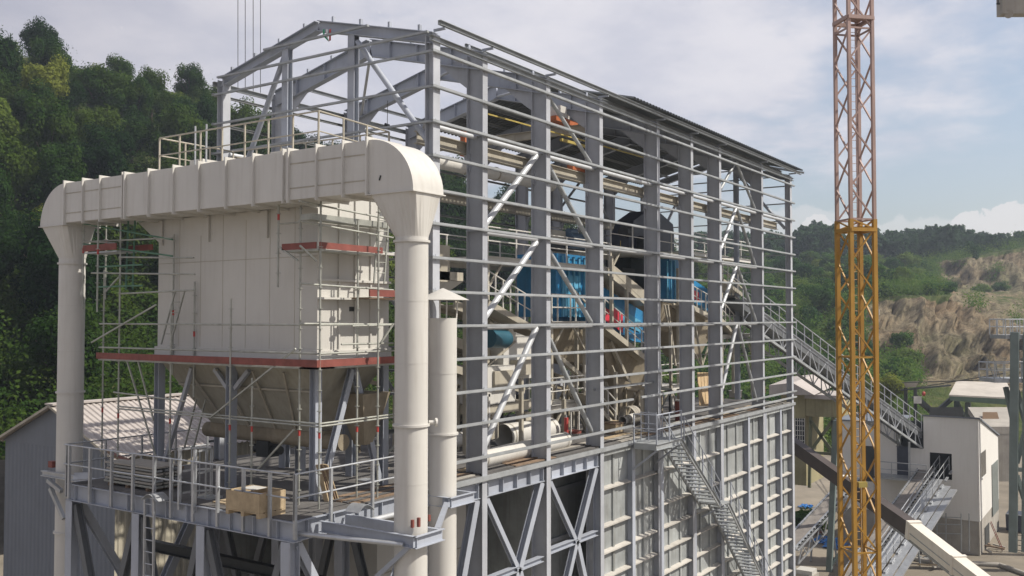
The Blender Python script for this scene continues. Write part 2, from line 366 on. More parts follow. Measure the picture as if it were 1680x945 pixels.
# edge girders under the floor, open bays
for a, c in zip(CX[:3], CX[1:4]):
    b = MB(); b.ibeam((a+.17, .17, -.44), (c-.17, .17, -.44), .46, .26)
    n = max(2, int((c-a)/.8))
    for k in range(n+1):
        x = a+.25+(c-a-.5)*k/n; b.box(x-.012, x+.012, .04, .30, -.64, -.24)
    b.build('edge_girder', STEEL, hall)
for a, c, xm, zm in ((CX[1], CX[2], 9.55, -3.15), (CX[2], CX[3], 13.15, -3.0), (CX[0], CX[1], 6.35, -3.6)):
    P('base_brace', STEEL, hall, lambda b: b.ibeam((c-.25, .18, -.7), (xm+.05, .18, zm), .22, .24, up=(0, 1, 0)))
    P('base_brace', STEEL, hall, lambda b: b.ibeam((a+.25, .18, -.7), (xm-.05, .18, zm), .16, .16, up=(0, 1, 0)))
    P('base_brace', STEEL, hall, lambda b: b.ibeam((xm, .18, zm), (c-.2, .18, zm-3.6), .2, .2, up=(0, 1, 0)))
    P('base_brace', STEEL, hall, lambda b: b.ibeam((xm, .18, zm), (a+.2, .18, zm-3.6), .2, .2, up=(0, 1, 0)))
    P('base_beam', STEEL, hall, lambda b: b.ibeam((a+.17, .18, zm-.02), (c-.17, .18, zm-.02), .18, .2))
# rear and middle supports below the floor
for x in CX[:4]:
    for y in (4.6, YB-.2):
        P('base_column', STEEL2, hall, lambda b: b.ibeam((x, y, GZ), (x, y, -.2), .3, .3, up=(0, 1, 0)))
# panelled base
PX_ = [14.75, 17.25, 19.8, 23.1, 26.3, 29.75, 32.2, 34.6, 36.72]
LZ = [-.28, -1.5, -2.85, -3.8, -4.7, -5.65, -6.55, -7.4, -8.25, -9.1, -9.95, -10.8]
P('base_backing', PANEL, hall, lambda b: b.box(14.8, 36.9, .27, .45, GZ, -.17))
for a_, c_ in zip([14.75, 17.25, 19.8, 23.1, 26.3, 29.75, 32.2, 34.6], [17.25, 19.8, 23.1, 26.3, 29.75, 32.2, 34.6, 36.72]):
    zz = [-.2, -1.5, -2.85, -3.8, -4.7, -5.65, -6.55, -7.4, -8.25, -9.1, -9.95, -10.8]
    for z1_, z0_ in zip(zz[:-1], zz[1:]): P('panel_sheet', PANEL, hall, lambda b: b.box(a_+.12, c_-.12, .262, .27-.002, z0_+.0, z1_-.01))
P('base_end_wall', PANEL, hall, lambda b: b.box(36.78, 36.9, .45, YB, GZ, -.17))
for x in PX_:
    b = MB(); b.ibeam((x, .165, GZ), (x, .165, -.2), .32, .24, up=(0, 1, 0), tf=.02, tw=.02); b.build('wall_post', STEEL, hall)
for a, c in zip(PX_[:-1], PX_[1:]):
    for z in LZ[1:]:
        b = MB(); b.prism([(a+.125, .06, z-.03), (a+.125, .268, z+.02), (a+.125, .268, z-.03)], (c-a-.25, 0, 0)); b.box(a+.125, c-.125, .06, .075, z-.08, z-.032)
        b.build('ledge', DUSTY if z < -.4 else STEEL, hall)
    b = MB(); n = 2 if c-a < 2.9 else 3
    for k in range(1, n):
        x = a+(c-a)*k/n; b.box(x-.06, x+.06, .20, .268, GZ, -.2)
    b.box(a+.12, c-.12, .03, .30, -.34, -.17)
    b.build('wall_rib', PANEL, hall)
    P('wall_rib', STEEL, hall, lambda b: b.box(a+.13, a+.15, .05, .268, GZ, -.36))
# ================================================================== stair on the facade
st = thing('external_stair', 'grey steel stair with landing running down the panelled wall of the hall', 'stair', (18.5, -.55, GZ))
x0, x1, ya, yb = 17.1, 19.35, -1.02, -.08
P('landing', GALVM, st, lambda b: (b.box(x0, x1, ya, yb, -.12, -.08), b.chan((x0, ya, -.2), (x1, ya, -.2), .22, .07), b.chan((x0, yb, -.2), (x1, yb, -.2), .22, .07, side=-1), b.bar((x0, ya, -.2), (x0, yb, -.2), .06, .22)))
rail(st, (x0, ya, -.1), (x1, ya, -.1), 2, STEEL, 1.1, .045); rail(st, (x0, yb, -.1), (x0, ya, -.1), 1, STEEL, 1.1, .045, ends=(1, 0))
P('safety_gate', STEEL, st, lambda b: [b.tube((17.7, yb, z), (17.7, ya+.3, z), .02, 6) for z in (.3, .6, 1.0)]+[b.tube((17.7, y, -.05), (17.7, y, 1.05), .02, 6) for y in (yb, -.4, ya+.3)])
P('support', STEEL, st, lambda b: (b.bar((17.2, ya, -.3), (17.2, 0, -1.1), .07, .07), b.bar((19.2, ya, -.3), (19.2, 0, -1.1), .07, .07)))
def flight(xa, za, xb, zb):
    for y in (ya, yb):
        P('stringer', GALVM, st, lambda b: b.chan((xa, y, za-.1), (xb, y, zb-.1), .2, .06, side=1 if y == ya else -1))
    n = int(abs(zb-za)/.19)
    b = MB()
    for k in range(n):
        t = (k+.5)/n; x = xa+(xb-xa)*t; z = za+(zb-za)*t; b.box(x-.13, x+.13, ya+.04, yb-.04, z-.035, z)
    b.build('tread', GALVM, st)
    for y in (ya, yb):
        p = Vector((xa+.25, y, za-.15)); q = Vector((xb-.1, y, zb)); b = MB(); m = 4
        for i in range(m+1):
            a = p.lerp(q, i/m); b.bar(a, a+Vector((0, 0, 1.0)), .045, .045)
        b.tube(p+Vector((0, 0, 1)), q+Vector((0, 0, 1)), .022, 8); b.tube(p+Vector((0, 0, .5)), q+Vector((0, 0, .5)), .018, 8)
        b.build('handrail', STEEL, st)
pk = V(1183, 828, Y=ya); pe = V(1252, 945, Y=ya)
flight(x1, -.1, pk.x, pk.z)
P('landing', GALVM, st, lambda b: b.box(pk.x-.05, pk.x+.95, ya, yb, pk.z-.06, pk.z))
flight(pk.x+.9, pk.z-.05, pe.x, pe.z)
flight(pe.x, pe.z, pe.x+4.2, GZ+.05)
for x in (pk.x+.4, pe.x): P('support', STEEL, st, lambda b: b.bar((x, ya, pk.z-.1 if x < pe.x else pe.z-.3), (x, .02, pk.z-.7 if x < pe.x else pe.z-1.0), .07, .07))
# ================================================================== service platform
pf = thing('service_platform', 'grey steel platform with guardrails around the cream filter house', 'platform', (2.5, 4.5, GZ))
X0, Y1 = 0.0, 9.0
P('deck_plate', DECKM, pf, lambda b: b.box(.05, 4.98, .05, Y1-.1, -.05, 0))
P('edge_beam', STEEL, pf, lambda b: b.ibeam((.1, -.1, -.26), (.1, Y1+.1, -.26), .46, .24))
P('edge_beam', STEEL, pf, lambda b: b.ibeam((.24, .08, -.26), (5.0, .08, -.26), .46, .24))
P('edge_beam', STEEL, pf, lambda b: b.ibeam((.24, Y1, -.26), (5.0, Y1, -.26), .46, .24))
PS('web_stiffener', STEEL, pf, [(lambda b, y=.5+k*.82: b.box(0.0, .09, y-.01, y+.01, -.47, -.05)) for k in range(11)]+[(lambda b, x=.5+k*.85: b.box(x-.01, x+.01, -.02, .07, -.47, -.05)) for k in range(6)])
for y in (1.6, 3.2, 4.8, 6.4): P('joist', STEEL, pf, lambda b: b.ibeam((.25, y, -.26), (5, y, -.26), .3, .15))
def lpost(x, y, z0=-.42, z1=1.06, mt=GALV):
    def g(b): b.bar((x, y, z0), (x, y, z1), .07, .07)
    return g
PY_ = [8.85, 7.85, 6.85, 5.9, 5.0, 4.3, 3.42, 2.5, 1.57, .66]
for y in PY_: P('guardrail_post', GALV, pf, lpost(-.06, y))
for x in (.02, 1.15, 2.6, 4.1): P('guardrail_post', GALV, pf, lpost(x, -.09))
P('guardrail_rail', GALV, pf, lambda b: [b.tube((-.06, .02, z), (-.06, 9.12, z), .022, 8) for z in (1.06, .52)])
P('guardrail_rail', GALV, pf, lambda b: [b.tube((0, -.09, z), (5.0, -.09, z), .022, 8) for z in (1.06, .52)]+[b.bar((0, -.09, .02), (0, -.09, 1.08), .03, .03)])
P('guardrail_rail', GALV, pf, lambda b: [b.tube((-.06, 9.12, z), (4.9, 9.12, z), .022, 8) for z in (1.06, .52)]+[b.bar((x, 9.1, -.4), (x, 9.1, 1.06), .05, .05) for x in (0, 1.2, 2.4, 3.6, 4.8)])
for x in (0.12, 4.9):
    for y in (8.9, 5.82, 3.18, .16):
        P('column', STEEL, pf, lambda b: b.ibeam((x, y, GZ), (x, y, -.5), .32, .30, up=(1, 0, 0)))
for x in (.12, 4.9):
    for ya_, yb_, in ((8.75, 5.95), (5.7, 3.3), (3.05, .3)):
        ym = (ya_+yb_)/2
        P('brace', DSTEEL, pf, lambda b: b.ibeam((x, ya_, -.6), (x, ym+.1, -4.3), .2, .2, up=(1, 0, 0)))  # braces and ties coloured darker to stand for shade under the deck
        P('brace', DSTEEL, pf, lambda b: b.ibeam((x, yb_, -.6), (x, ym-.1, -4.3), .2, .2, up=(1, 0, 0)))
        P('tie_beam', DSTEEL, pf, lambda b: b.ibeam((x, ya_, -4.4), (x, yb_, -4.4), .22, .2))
for y in (8.9, .16):
    P('brace', STEEL, pf, lambda b: b.ibeam((.3, y, -.6), (2.5, y, -4.3), .2, .2, up=(0, 1, 0)))
    P('brace', STEEL, pf, lambda b: b.ibeam((4.7, y, -.6), (2.6, y, -4.3), .24, .26, up=(0, 1, 0)))
    P('tie_beam', STEEL2, pf, lambda b: b.ibeam((.25, y, -4.4), (4.8, y, -4.4), .22, .2))
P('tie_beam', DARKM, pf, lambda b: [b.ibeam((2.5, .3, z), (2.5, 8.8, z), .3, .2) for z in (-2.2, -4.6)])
# caged ladder at the platform edge
lad = V(358, 800, X=-.15); 
P('ladder', GALV, pf, lambda b: [b.bar((-.32, y, -5), (-.32, y, .0), .05, .05) for y in (5.0, 4.62)]+[b.bar((.0, y, -.2), (.0, y, 1.35), .07, .07) for y in (4.05, 3.45)]+[b.tube((-.32, 5.0, -4.9+.3*k), (-.32, 4.62, -4.9+.3*k), .015, 6) for k in range(17)])
def cage(b):
    for z in (.2, .75, 1.3):
        pr = None
        for k in range(9):
            t = math.pi*k/8; p = Vector((.1+.62*math.sin(t), 3.75+.3*math.cos(t), z))
            if pr: b.bar(pr, p, .012, .05)
            pr = p
    for k in range(1, 8):
        t = math.pi*k/8; b.bar((.1+.62*math.sin(t), 3.75+.3*math.cos(t), .1), (.1+.62*math.sin(t), 3.75+.3*math.cos(t), 1.32), .03, .01)
P('ladder_cage', GALV, pf, cage)
# pipe support brackets
def brk(x, y, yl, xl, z=-.15):
    P('pipe_bracket', STEEL, pf, lambda b: (b.chan((x, .0, z-.13), (x, y, z-.13), .26, .09, side=1), b.chan((x-.045, y, z-.13), (x+xl, y, z-.13), .26, .09, side=1), b.chan((x+xl-.1, 0, z-.13), (x+xl-.1, y+.05, z-.13), .26, .09, side=-1)))
brk(.90, -2.92, 0, .98)
brk(4.42, -1.15, 0, 1.08, -.05)
P('bracket_strut', GALV, pf, lambda b: b.tube((.2, -.02, -.32), (.86, -2.6, -.36), .055, 10))
P('bracket_strut', STEEL, pf, lambda b: b.bar((.95, -2.7, -.4), (.95, -.1, -2.6), .1, .1))
P('bracket_strut', STEEL, pf, lambda b: b.bar((1.85, -2.75, -.2), (4.45, -1.0, -.2), .12, .1))
P('tie_tube', TUBE, pf, lambda b: (b.tube((2.2, -.35, -.35), (4.4, -.35, -.35), .07, 10), b.tube((2.2, .0, -.35), (2.2, -.35, -.35), .05, 8)))
# ================================================================== filter house
fh = thing('filter_house', 'cream clad filter house on grey legs above the guardrailed platform', 'filter', (3.35, 4.55, 0))
bx0, bx1, by0, by1, bz0, bz1 = 2.0, 4.72, 1.27, 7.83, 3.55, 9.0
P('casing', CREAM2, fh, lambda b: b.box(bx0, bx1, by0, by1, bz0, bz1))
b = MB()
for y in (2.1, 3.05, 4.0, 4.95, 5.9, 6.85): b.box(bx0-.004, bx0+.01, y-.008, y+.008, bz0+(.0), bz1)
b.box(bx0-.006, bx0+.01, by0, by1, 6.2, 6.218)
b.build('panel_seam', PLANT, fh)
b = MB()
for x in (2.75, 3.35, 3.95): b.box(x-.025, x+.025, by0-.05, by0+.01, bz0, bz1)
for z in (3.75, 5.6): b.box(bx0+.02, bx1, by0-.09, by0+.01, z-.03, z+.03)
b.build('stiffener', CREAM2, fh)
P('ledge', CREAM2, fh, lambda b: (b.box(bx0, bx1, by0-.28, by0, 6.35, 6.42), b.box(bx0-.0, bx1, by0-.24, by0, 5.1, 5.15)))
P('nameplate', DARKM, fh, lambda b: b.box(3.15, 3.45, by0-.016, by0-.004, 4.8, 4.92))
P('ring_beam', STEEL, fh, lambda b: (b.box(bx0-.12, bx1+.1, by0-.12, by1+.12, 3.32, 3.56)))
P('ring_beam', CREAM2, fh, lambda b: (b.box(bx0-.06, bx1+.05, by0-.06, by1+.06, 3.56, 3.80)))
hz = 1.55
P('hopper', mat('hopper_dusty', (.36, .345, .285), .7, 0, .3, .9, .4, .08), fh, lambda b: (b.hull8([(bx0+.05, by0+.15, 3.32), (bx1, by0+.15, 3.32), (bx1, by1-.15, 3.32), (bx0+.05, by1-.15, 3.32)], [(3.05, 2.3, hz), (3.6, 2.3, hz), (3.6, 6.7, hz), (3.05, 6.7, hz)])))
P('hopper_rib', PLANT, fh, lambda b: [b.bar(Vector((bx0+.0, y, 3.2)).lerp(Vector((3.0, yy, hz)), 0), Vector((3.0, yy, hz)), .05, .05) for y, yy in ((2.5, 3.1), (3.7, 3.9), (5.2, 5.0), (6.5, 6.0))]+[b.bar((2.35, by0+.55, 2.7), (2.35, by1-.55, 2.7), .05, .05)])
P('screw_conveyor', PLANTD, fh, lambda b: (b.tube((3.32, 1.6, hz-.25), (3.32, 7.2, hz-.25), .22, 14), b.box(3.1, 3.55, 2.2, 6.8, hz-.2, hz+.02)))
P('valve', DARKM, fh, lambda b: (b.box(3.1, 3.5, 4.3, 4.8, .7, 1.15), b.tube((3.3, 4.0, .9), (3.3, 5.1, .9), .12, 10)))
for x in (2.05, 4.6):
    for y in (7.78, 4.6, 1.36):
        P('leg', STEEL, fh, lambda b: b.ibeam((x, y, 0), (x, y, 3.32), .22, .22, up=(0, 1, 0)))
P('brace', STEEL, fh, lambda b: b.ibeam((3.35, 1.36, 3.25), (2.25, 1.36, .15), .14, .16, up=(0, 1, 0)))
P('brace', STEEL, fh, lambda b: b.ibeam((3.45, 1.36, 3.25), (4.45, 1.36, .15), .14, .16, up=(0, 1, 0)))
bars('brace', STEEL2, fh, (((2.05, 7.6, .2), (2.05, 6.3, 3.2)), ((2.05, 4.75, 2.7), (2.05, 5.3, 3.2)), ((2.05, 4.45, 2.7), (2.05, 3.9, 3.2))), .11)
P('side_hopper', PLANTD, fh, lambda b: b.hull8([(3.4, 1.0, 2.6), (4.5, 1.0, 2.6), (4.5, 2.0, 2.6), (3.4, 2.0, 2.6)], [(3.8, 1.3, 1.2), (4.1, 1.3, 1.2), (4.1, 1.7, 1.2), (3.8, 1.7, 1.2)]))
# roof guardrail
for p, q, n in (((2.0, 7.85, 8.85), (2.0, 1.27, 8.85), 7), ((2.0, 1.27, 8.85), (4.7, 1.27, 8.75), 3), ((4.7, 7.85, 8.85), (2.0, 7.85, 8.85), 3), ((4.7, 1.27, 8.75), (4.7, 7.85, 8.85), 6)):
    rail(fh, p, q, n, PLANT, 1.08, .04, ends=(1, 0))
P('roof_hatch', CREAM2, fh, lambda b: (b.box(2.8, 3.6, 6.9, 7.5, 9.0, 9.35), b.box(3, 3.8, 3.2, 4.2, 9.0, 9.3)))
P('roof_ladder', GALV, fh, lambda b: [b.bar((2.3, y, 8.9), (2.3, y, 10.2), .04, .04) for y in (6.6, 6.1)])
# gusset transitions under the duct
for y in (7.6, 5.5, 3.1):
    P('duct_gusset', CREAM2, fh, lambda b: b.prism([(1.93, y, 7.48), (1.93, y+1.15, 7.48), (1.93, y, 6.75)], (.06, 0, 0)))
# ================================================================== exhaust duct
du = thing('exhaust_duct', 'large cream portal shaped duct with two round risers in front of the filter house', 'duct', (1.39, 4.4, GZ))
dx0, dx1 = .85, 1.93; dz0, dz1 = 7.5, 8.70; dyR, dyL = -1.45, 10.8
P('box_duct', CREAM, du, lambda b: b.box(dx0, dx1, dyR, dyL, dz0, dz1))
fy = [10.8, 9.82, 8.95, 7.85, 7.75, 6.65, 5.55, 4.48, 3.4, 2.35, 1.26, 1.08, .12, -.75, -1.5]
for y in fy:
    thick = .05 if y in (10.8, 7.75, 1.08, -1.5) else .03
    b = MB(); e = .075
    for (xa, xb, za, zb) in ((dx0-e, dx0, dz0-e, dz1+e), (dx1, dx1+e, dz0-e, dz1+e), (dx0, dx1, dz1, dz1+e), (dx0, dx1, dz0-e, dz0)):
        b.box(xa, xb, y-thick/2, y+thick/2, za, zb)
    b.build('flange', CREAM, du)
PS('swage_line', PLANT, du, [(lambda b, a=a_, c=c_, z=z_: b.box(dx0-.012, dx0+.01, a, c, z-.012, z+.012)) for a_, c_ in ((-1.45, 1.05), (7.9, 10.75)) for z_ in (7.78, 8.38)])
def elbow(b, yi, s):
    # quarter bend: outer surface is a circle round the inner corner
    n = 18; yc, zc = yi, dz0-.05; ro = dz1-zc; ri = .04
    ring = []
    for k in range(n+1):
        t = math.pi/2*k/n
        yo, zo = yc+s*math.sin(t)*1.33, zc+math.cos(t)*ro
        yn, zn = yc+s*math.sin(t)*ri, zc+math.cos(t)*ri
        ring.append([(dx0, yn, zn), (dx1, yn, zn), (dx1, yo, zo), (dx0, yo, zo)])
    vs = [p for r in ring for p in r]; fs = []
    for k in range(n):
        for i in range(4):
            a = k*4+i; c = k*4+(i+1) % 4; fs.append((a, c, c+4, a+4))
    b.add(vs, fs); b.smooth = True
P('elbow', CREAM, du, lambda b: elbow(b, -1.52, -1)); P('elbow', CREAM, du, lambda b: elbow(b, 10.84, 1))
def trans(b, yi, s, yc, r=.38, zt=7.43, zb=6.46):
    n = 32; xc = 1.39; ya_, yb_ = sorted((yi, yi+s*1.33)); top = []; bot = []
    cxm, cym = (dx0+dx1)/2, (ya_+yb_)/2; hx, hy = (dx1-dx0)/2, (yb_-ya_)/2
    for k in range(n):
        t = 2*math.pi*(k+.5)/n; c, s_ = math.cos(t), math.sin(t)
        m_ = max(abs(c), abs(s_)); 
        top.append((cxm+c/m_*hx, cym+s_/m_*hy, zt)); bot.append((xc+c*r, yc+s_*r, zb))
    b.add(top+bot, [(i, (i+1) % n, n+(i+1) % n, n+i) for i in range(n)])
P('transition', CREAM, du, lambda b: trans(b, -1.52, -1, -2.36)); P('transition', CREAM, du, lambda b: trans(b, 10.84, 1, 11.28, .385))
for yi, s in ((-1.52, -1), (10.84, 1)):
    ya_, yb_ = sorted((yi, yi+s*1.33))
    P('flange', CREAM, du, lambda b: b.box(dx0-.04, dx1+.04, ya_-.04, yb_+.04, 7.425, 7.45))
for yc in (-2.36, 11.28):
    P('riser', CREAM, du, lambda b: b.tube((1.39, yc, GZ), (1.39, yc, 6.47), .38, 40))
    for z in (5.0, 3.6, .9, -.6, -2.6): P('weld_seam', CREAM2, du, lambda b: b.ring((1.39, yc, z), .379, .3835, .018, 32))
    for z in ((6.36, 2.2, -4.2) if yc < 0 else (6.3, 2.35, -1.9, -5)):
        P('pipe_flange', CREAM, du, lambda b: b.ring((1.39, yc, z), .38, .425, .05, 32))
P('drain_valve', CREAM, du, lambda b: (b.tube((1.70, -2.62, 2.24), (1.80, -2.72, 2.24), .05, 10), b.tube((1.80, -2.72, 2.24), (1.84, -2.75, 2.24), .10, 12)))
P('inlet_hole', DARKM, du, lambda b: b.bar((dx0-.012, -1.86, 7.74), (dx0-.012, -1.90, 7.85), .02, .03))
bars('lifting_lug', RED, du, (((1.02, -2.72, 0), (1.02, -2.72, .17)), ((1.16, -2.78, 0), (1.16, -2.78, .2)), ((1.74, -2.6, 0), (1.74, -2.6, .14))), .06)
P('support_lug', RED, du, lambda b: (b.box(1.0, 1.16, 11.56, 11.78, .05, .24)))
P('left_bracket', GALV, du, lambda b: b.ibeam((.9, 9.1, -.12), (.9, 11.9, -.12), .16, .14))
bars('left_strut', GALV, du, ((V(79, 788, X=.8), V(101, 806, X=.8)), (V(83, 801, X=.8), V(105, 851, X=.8))), .11, .11)
# ================================================================== clean air stack
sk = thing('clean_air_stack', 'round cream stack with pointed rain cap, right of the thick riser', 'chimney', (4.75, -.62, GZ))
P('pipe', CREAM, sk, lambda b: b.tube((4.75, -.62, GZ), (4.75, -.62, 4.62), .375, 40))
for z in (1.55, -4.5): P('pipe_flange', CREAM, sk, lambda b: b.ring((4.75, -.62, z), .375, .425, .05, 32))
P('weld_seam', CREAM2, sk, lambda b: b.ring((4.75, -.62, 3.15), .375, .381, .02, 32))
P('rain_cap', CREAM, sk, lambda b: b.tube((4.75, -.62, 5.1), (4.75, -.62, 5.42), .72, 36, .02))
bars('cap_bracket', CREAM, sk, [((4.75+.36*math.cos(t), -.62+.36*math.sin(t), 4.5), (4.75+.40*math.cos(t), -.62+.40*math.sin(t), 5.12)) for t in (.4, 2.0, 3.6, 5.2)], .04, .02)
# ================================================================== scaffold round the filter house
sc = thing('scaffold', 'tube scaffold with dark red toe boards around the cream filter house', 'scaffold', (1.3, .5, 0))
def std(x, y, z0, z1, mt=SCAF, rings=True):
    b = MB(); b.tube((x, y, z0), (x, y, z1), .026, 8); z = z0+.35
    while rings and z < z1-.1:
        b.tube((x, y, z), (x, y, z+.015), .065, 8); z += .5
    b.build('standard', mt, sc)
    bb = MB(); bb.tube((x, y, z0+1.7), (x, y, z0+1.86), .031, 8); bb.build('coupler', REDB, sc)
xa, ya = 1.33, .5      # front corner
stds = [(1.33, .50, .0, 8.3), (1.42, 1.25, 0, 8.2), (2.85, .55, 0, 8.1), (3.6, .35, 0, 7.6), (1.05, 3.05, 0, 5.4), (1.30, 6.3, 0, 4.3), (1.9, 8.15, 0, 6.8), (1.35, 8.75, 0, 6.9), (1.35, 9.6, 0, 7.2), (1.15, 5.45, 3.3, 5.7), (3.9, .5, 0, 7.9), (4.55, .7, 0, 7.0)]
# place standards from the plan seen in the photograph
stds = []
for px, py0, pz1, D in ((523, 835, 305, None), (490, 828, 315, None), (585, 818, 360, None), (619, 818, 300, None)):
    q = V(px, py0, Z=0); t = V(px, pz1, X=q.x); stds.append((q.x, q.y, 0, t.z))
for px, X, ptop, z0 in ((455, 1.3, 326, 5.4), (378, 1.2, 490, 0), (280, 1.3, 500, 0), (318, 1.9, 462, 2.4), (283, 1.9, 385, 3.0), (195, 1.35, 365, 0), (169, 2.1, 443, 0), (134, 1.35, 364, 4.9), (158, 1.05, 362, 4.8), (171, 2.0, 362, 5.2), (414, 1.3, 620, 0)):
    a = V(px, 600, X=X); t = V(px, ptop, X=X); stds.append((X, a.y, z0, t.z))
for s_ in stds: std(*s_)
def led(p, q, mt=SCAF, r=.024): P('ledger', mt, sc, lambda b: b.tube(p, q, r, 8))
c0 = Vector(stds[0][:3]); c1 = Vector(stds[1][:3]); c2 = Vector(stds[2][:3]); c3 = Vector(stds[3][:3])
XL = 1.3
for z in (4.45, 3.75):
    led((XL, 9.65, z), (XL, .5, z)); led((XL, .5, z), (4.7, .5, z)); 
for z in (2.05, 1.98):
    led((XL, 8.7, z), (XL, .5, z)); led((XL, .5, z), (4.7, .5, z), SCAF)
led((1.3, 8.9, 2.45), (1.3, 5.6, 2.35)); 
for z in (5.55, 6.15):      # left upper lifts
    led((XL, 9.8, z), (XL, 7.6, z), SCAFG); 
for z in (6.1, 7.3): led(V(136, 400 if z < 7 else 367, X=1.35), V(283, 393 if z > 7 else 420, X=1.35), SCAFG)
for pa, pb in (((195, 482), (318, 476)), ((283, 391), (283, 391)), ((195, 422), (318, 423)), ((150, 448), (320, 450)), ((136, 370), (190, 368)), ((136, 396), (190, 399)), ((136, 397), (286, 390))):
    if pa != pb: led(V(*pa, X=1.35), V(*pb, X=1.35), SCAF)
for py in (335, 368, 470, 536):
    led(V(457, py, X=1.3), V(489, py-3, X=1.3)) if py < 400 else None
    led(V(491, py-5, Y=.5), V(645, py+(26 if py == 335 else 22 if py == 368 else 6 if py == 470 else -4), Y=.5))
led(V(560, 565, Y=.45), V(645, 563, Y=.45)); led(V(578, 535, Y=.45), V(645, 533, Y=.45))
# toe boards and decks
P('toe_board', RED, sc, lambda b: b.box(1.20, 1.235, .45, 9.65, 3.42, 3.60))
P('toe_board', RED, sc, lambda b: b.box(1.24, 4.75, .45, .485, 3.42, 3.60))
P('deck_board', SCAF, sc, lambda b: b.box(1.24, 1.85, .5, 9.6, 3.37, 3.41))
P('deck_board', SCAF, sc, lambda b: b.box(1.24, 4.75, .5, 1.1, 3.37, 3.41))
a = V(457, 395, X=1.25); c = V(521, 395, X=1.25); d = V(617, 400, Y=.45)
zt = 6.32
P('toe_board', RED, sc, lambda b: b.box(1.23, 1.26, .55, 1.75, zt, zt+.16)); P('toe_board', RED, sc, lambda b: b.box(1.27, 3.55, .45, .48, zt, zt+.16))
P('deck_board', SCAF, sc, lambda b: (b.box(1.27, 3.55, .5, 1.05, zt-.05, zt-.01), b.box(1.27, 1.85, 1.05, 1.75, zt-.05, zt-.01)))
P('deck_board', SCAF, sc, lambda b: b.box(1.3, 4.3, .75, 1.15, 7.05, 7.2))
P('toe_board', RED, sc, lambda b: b.box(3.0, 4.6, .4, .43, 5.18, 5.36)); P('deck_board', WOOD, sc, lambda b: b.box(3.0, 4.6, .44, 1.1, 5.12, 5.16))
tl = V(136, 412, X=1.2); tr = V(190, 412, X=1.2)
P('toe_board', RED, sc, lambda b: (b.box(1.2, 1.23, tr.y, tl.y, tl.z-.02, tl.z+.17))); P('deck_board', GALV, sc, lambda b: b.box(1.24, 1.9, tr.y, tl.y, tl.z-.08, tl.z-.04))
P('toe_board', RED, sc, lambda b: b.box(1.9, 1.93, 8.0, 9.2, tl.z-.02, tl.z+.15))
bars('brace', SCAF, sc, ((V(345, 685, X=1.25), V(485, 572, X=1.25)), (V(418, 775, X=1.25), V(482, 705, X=1.25)), (V(150, 562, X=1.25), V(256, 500, X=1.25)), (V(458, 405, X=1.25), V(489, 428, X=1.25)), (V(492, 403, Y=.5), V(519, 428, Y=.5)), (V(172, 480, X=1.3), V(195, 455, X=1.3)), (V(625, 562, Y=.4), V(645, 532, Y=.4)), (V(208, 590, X=1.3), V(262, 770, X=1.3)), (V(226, 590, X=1.3), V(252, 690, X=1.3))), .04)
def ladder(p, q, w, mt, parent, name='ladder', wd=Vector((0, 1, 0)), n=None):
    p = Vector(p); q = Vector(q); b = MB(); o = wd*(w/2)
    b.bar(p-o, q-o, .045, .03); b.bar(p+o, q+o, .045, .03); n = n or int((q-p).length/.28)
    for k in range(1, n): c = p.lerp(q, k/n); b.tube(c-o, c+o, .014, 6)
    return b.build(name, mt, parent)
ladder(V(212, 475, X=1.6), V(216, 362, X=1.6), .33, SCAFG, sc)
ladder(V(272, 565, X=1.6), V(295, 478, X=1.6), .42, SCAF, sc)
ladder(V(622, 465, Y=.6), V(630, 345, Y=.6), .4, SCAF, sc, wd=Vector((1, 0, 0)))
ladder(V(310, 735, X=2.2), V(330, 655, X=2.2), .4, SCAF, sc)
# ================================================================== things on the platform
def stack_boards():
    t = thing('board_stack', 'stack of dusty scaffold frames and planks on the left end of the platform', 'planks', V(200, 800, Z=0.0))
    for k in range(6):
        P('board_layer', [SCAF, CONC, GALVM][k % 3], t, lambda b: [b.box(.42+.012*k+.3*j, .68+.3*j, 5.65+.04*(k % 2), 7.95-.03*(k % 3), .08+.085*k, .135+.085*k) for j in range(3)])
    P('top_board', CONC, t, lambda b: (b.box(.4, .9, 5.7, 7.9, .60, .64), b.box(.95, 1.3, 5.8, 7.6, .60, .63)))
    P('bearer', WOOD, t, lambda b: [b.box(.38, 1.3, y, y+.09, 0, .08) for y in (5.9, 6.8, 7.6)])
stack_boards()
tg = [('red_tube_pile', 'pile of rusty red scaffold tubes lying across the boards', 'tubes')]
t = thing('tube_pile', 'sloping pile of rusty red tubes behind the board stack', 'tubes', V(230, 755, Z=.3))
for k in range(13):
    a = V(172+k*5, 738+k*2.2, X=1.4+.03*k); c = V(262+k*3.2, 798-k*2.6, X=1.0+.05*k)
    P('tube', WOOD if k % 3 == 0 else RED, t, lambda b: b.tube(a, c, .04, 8))
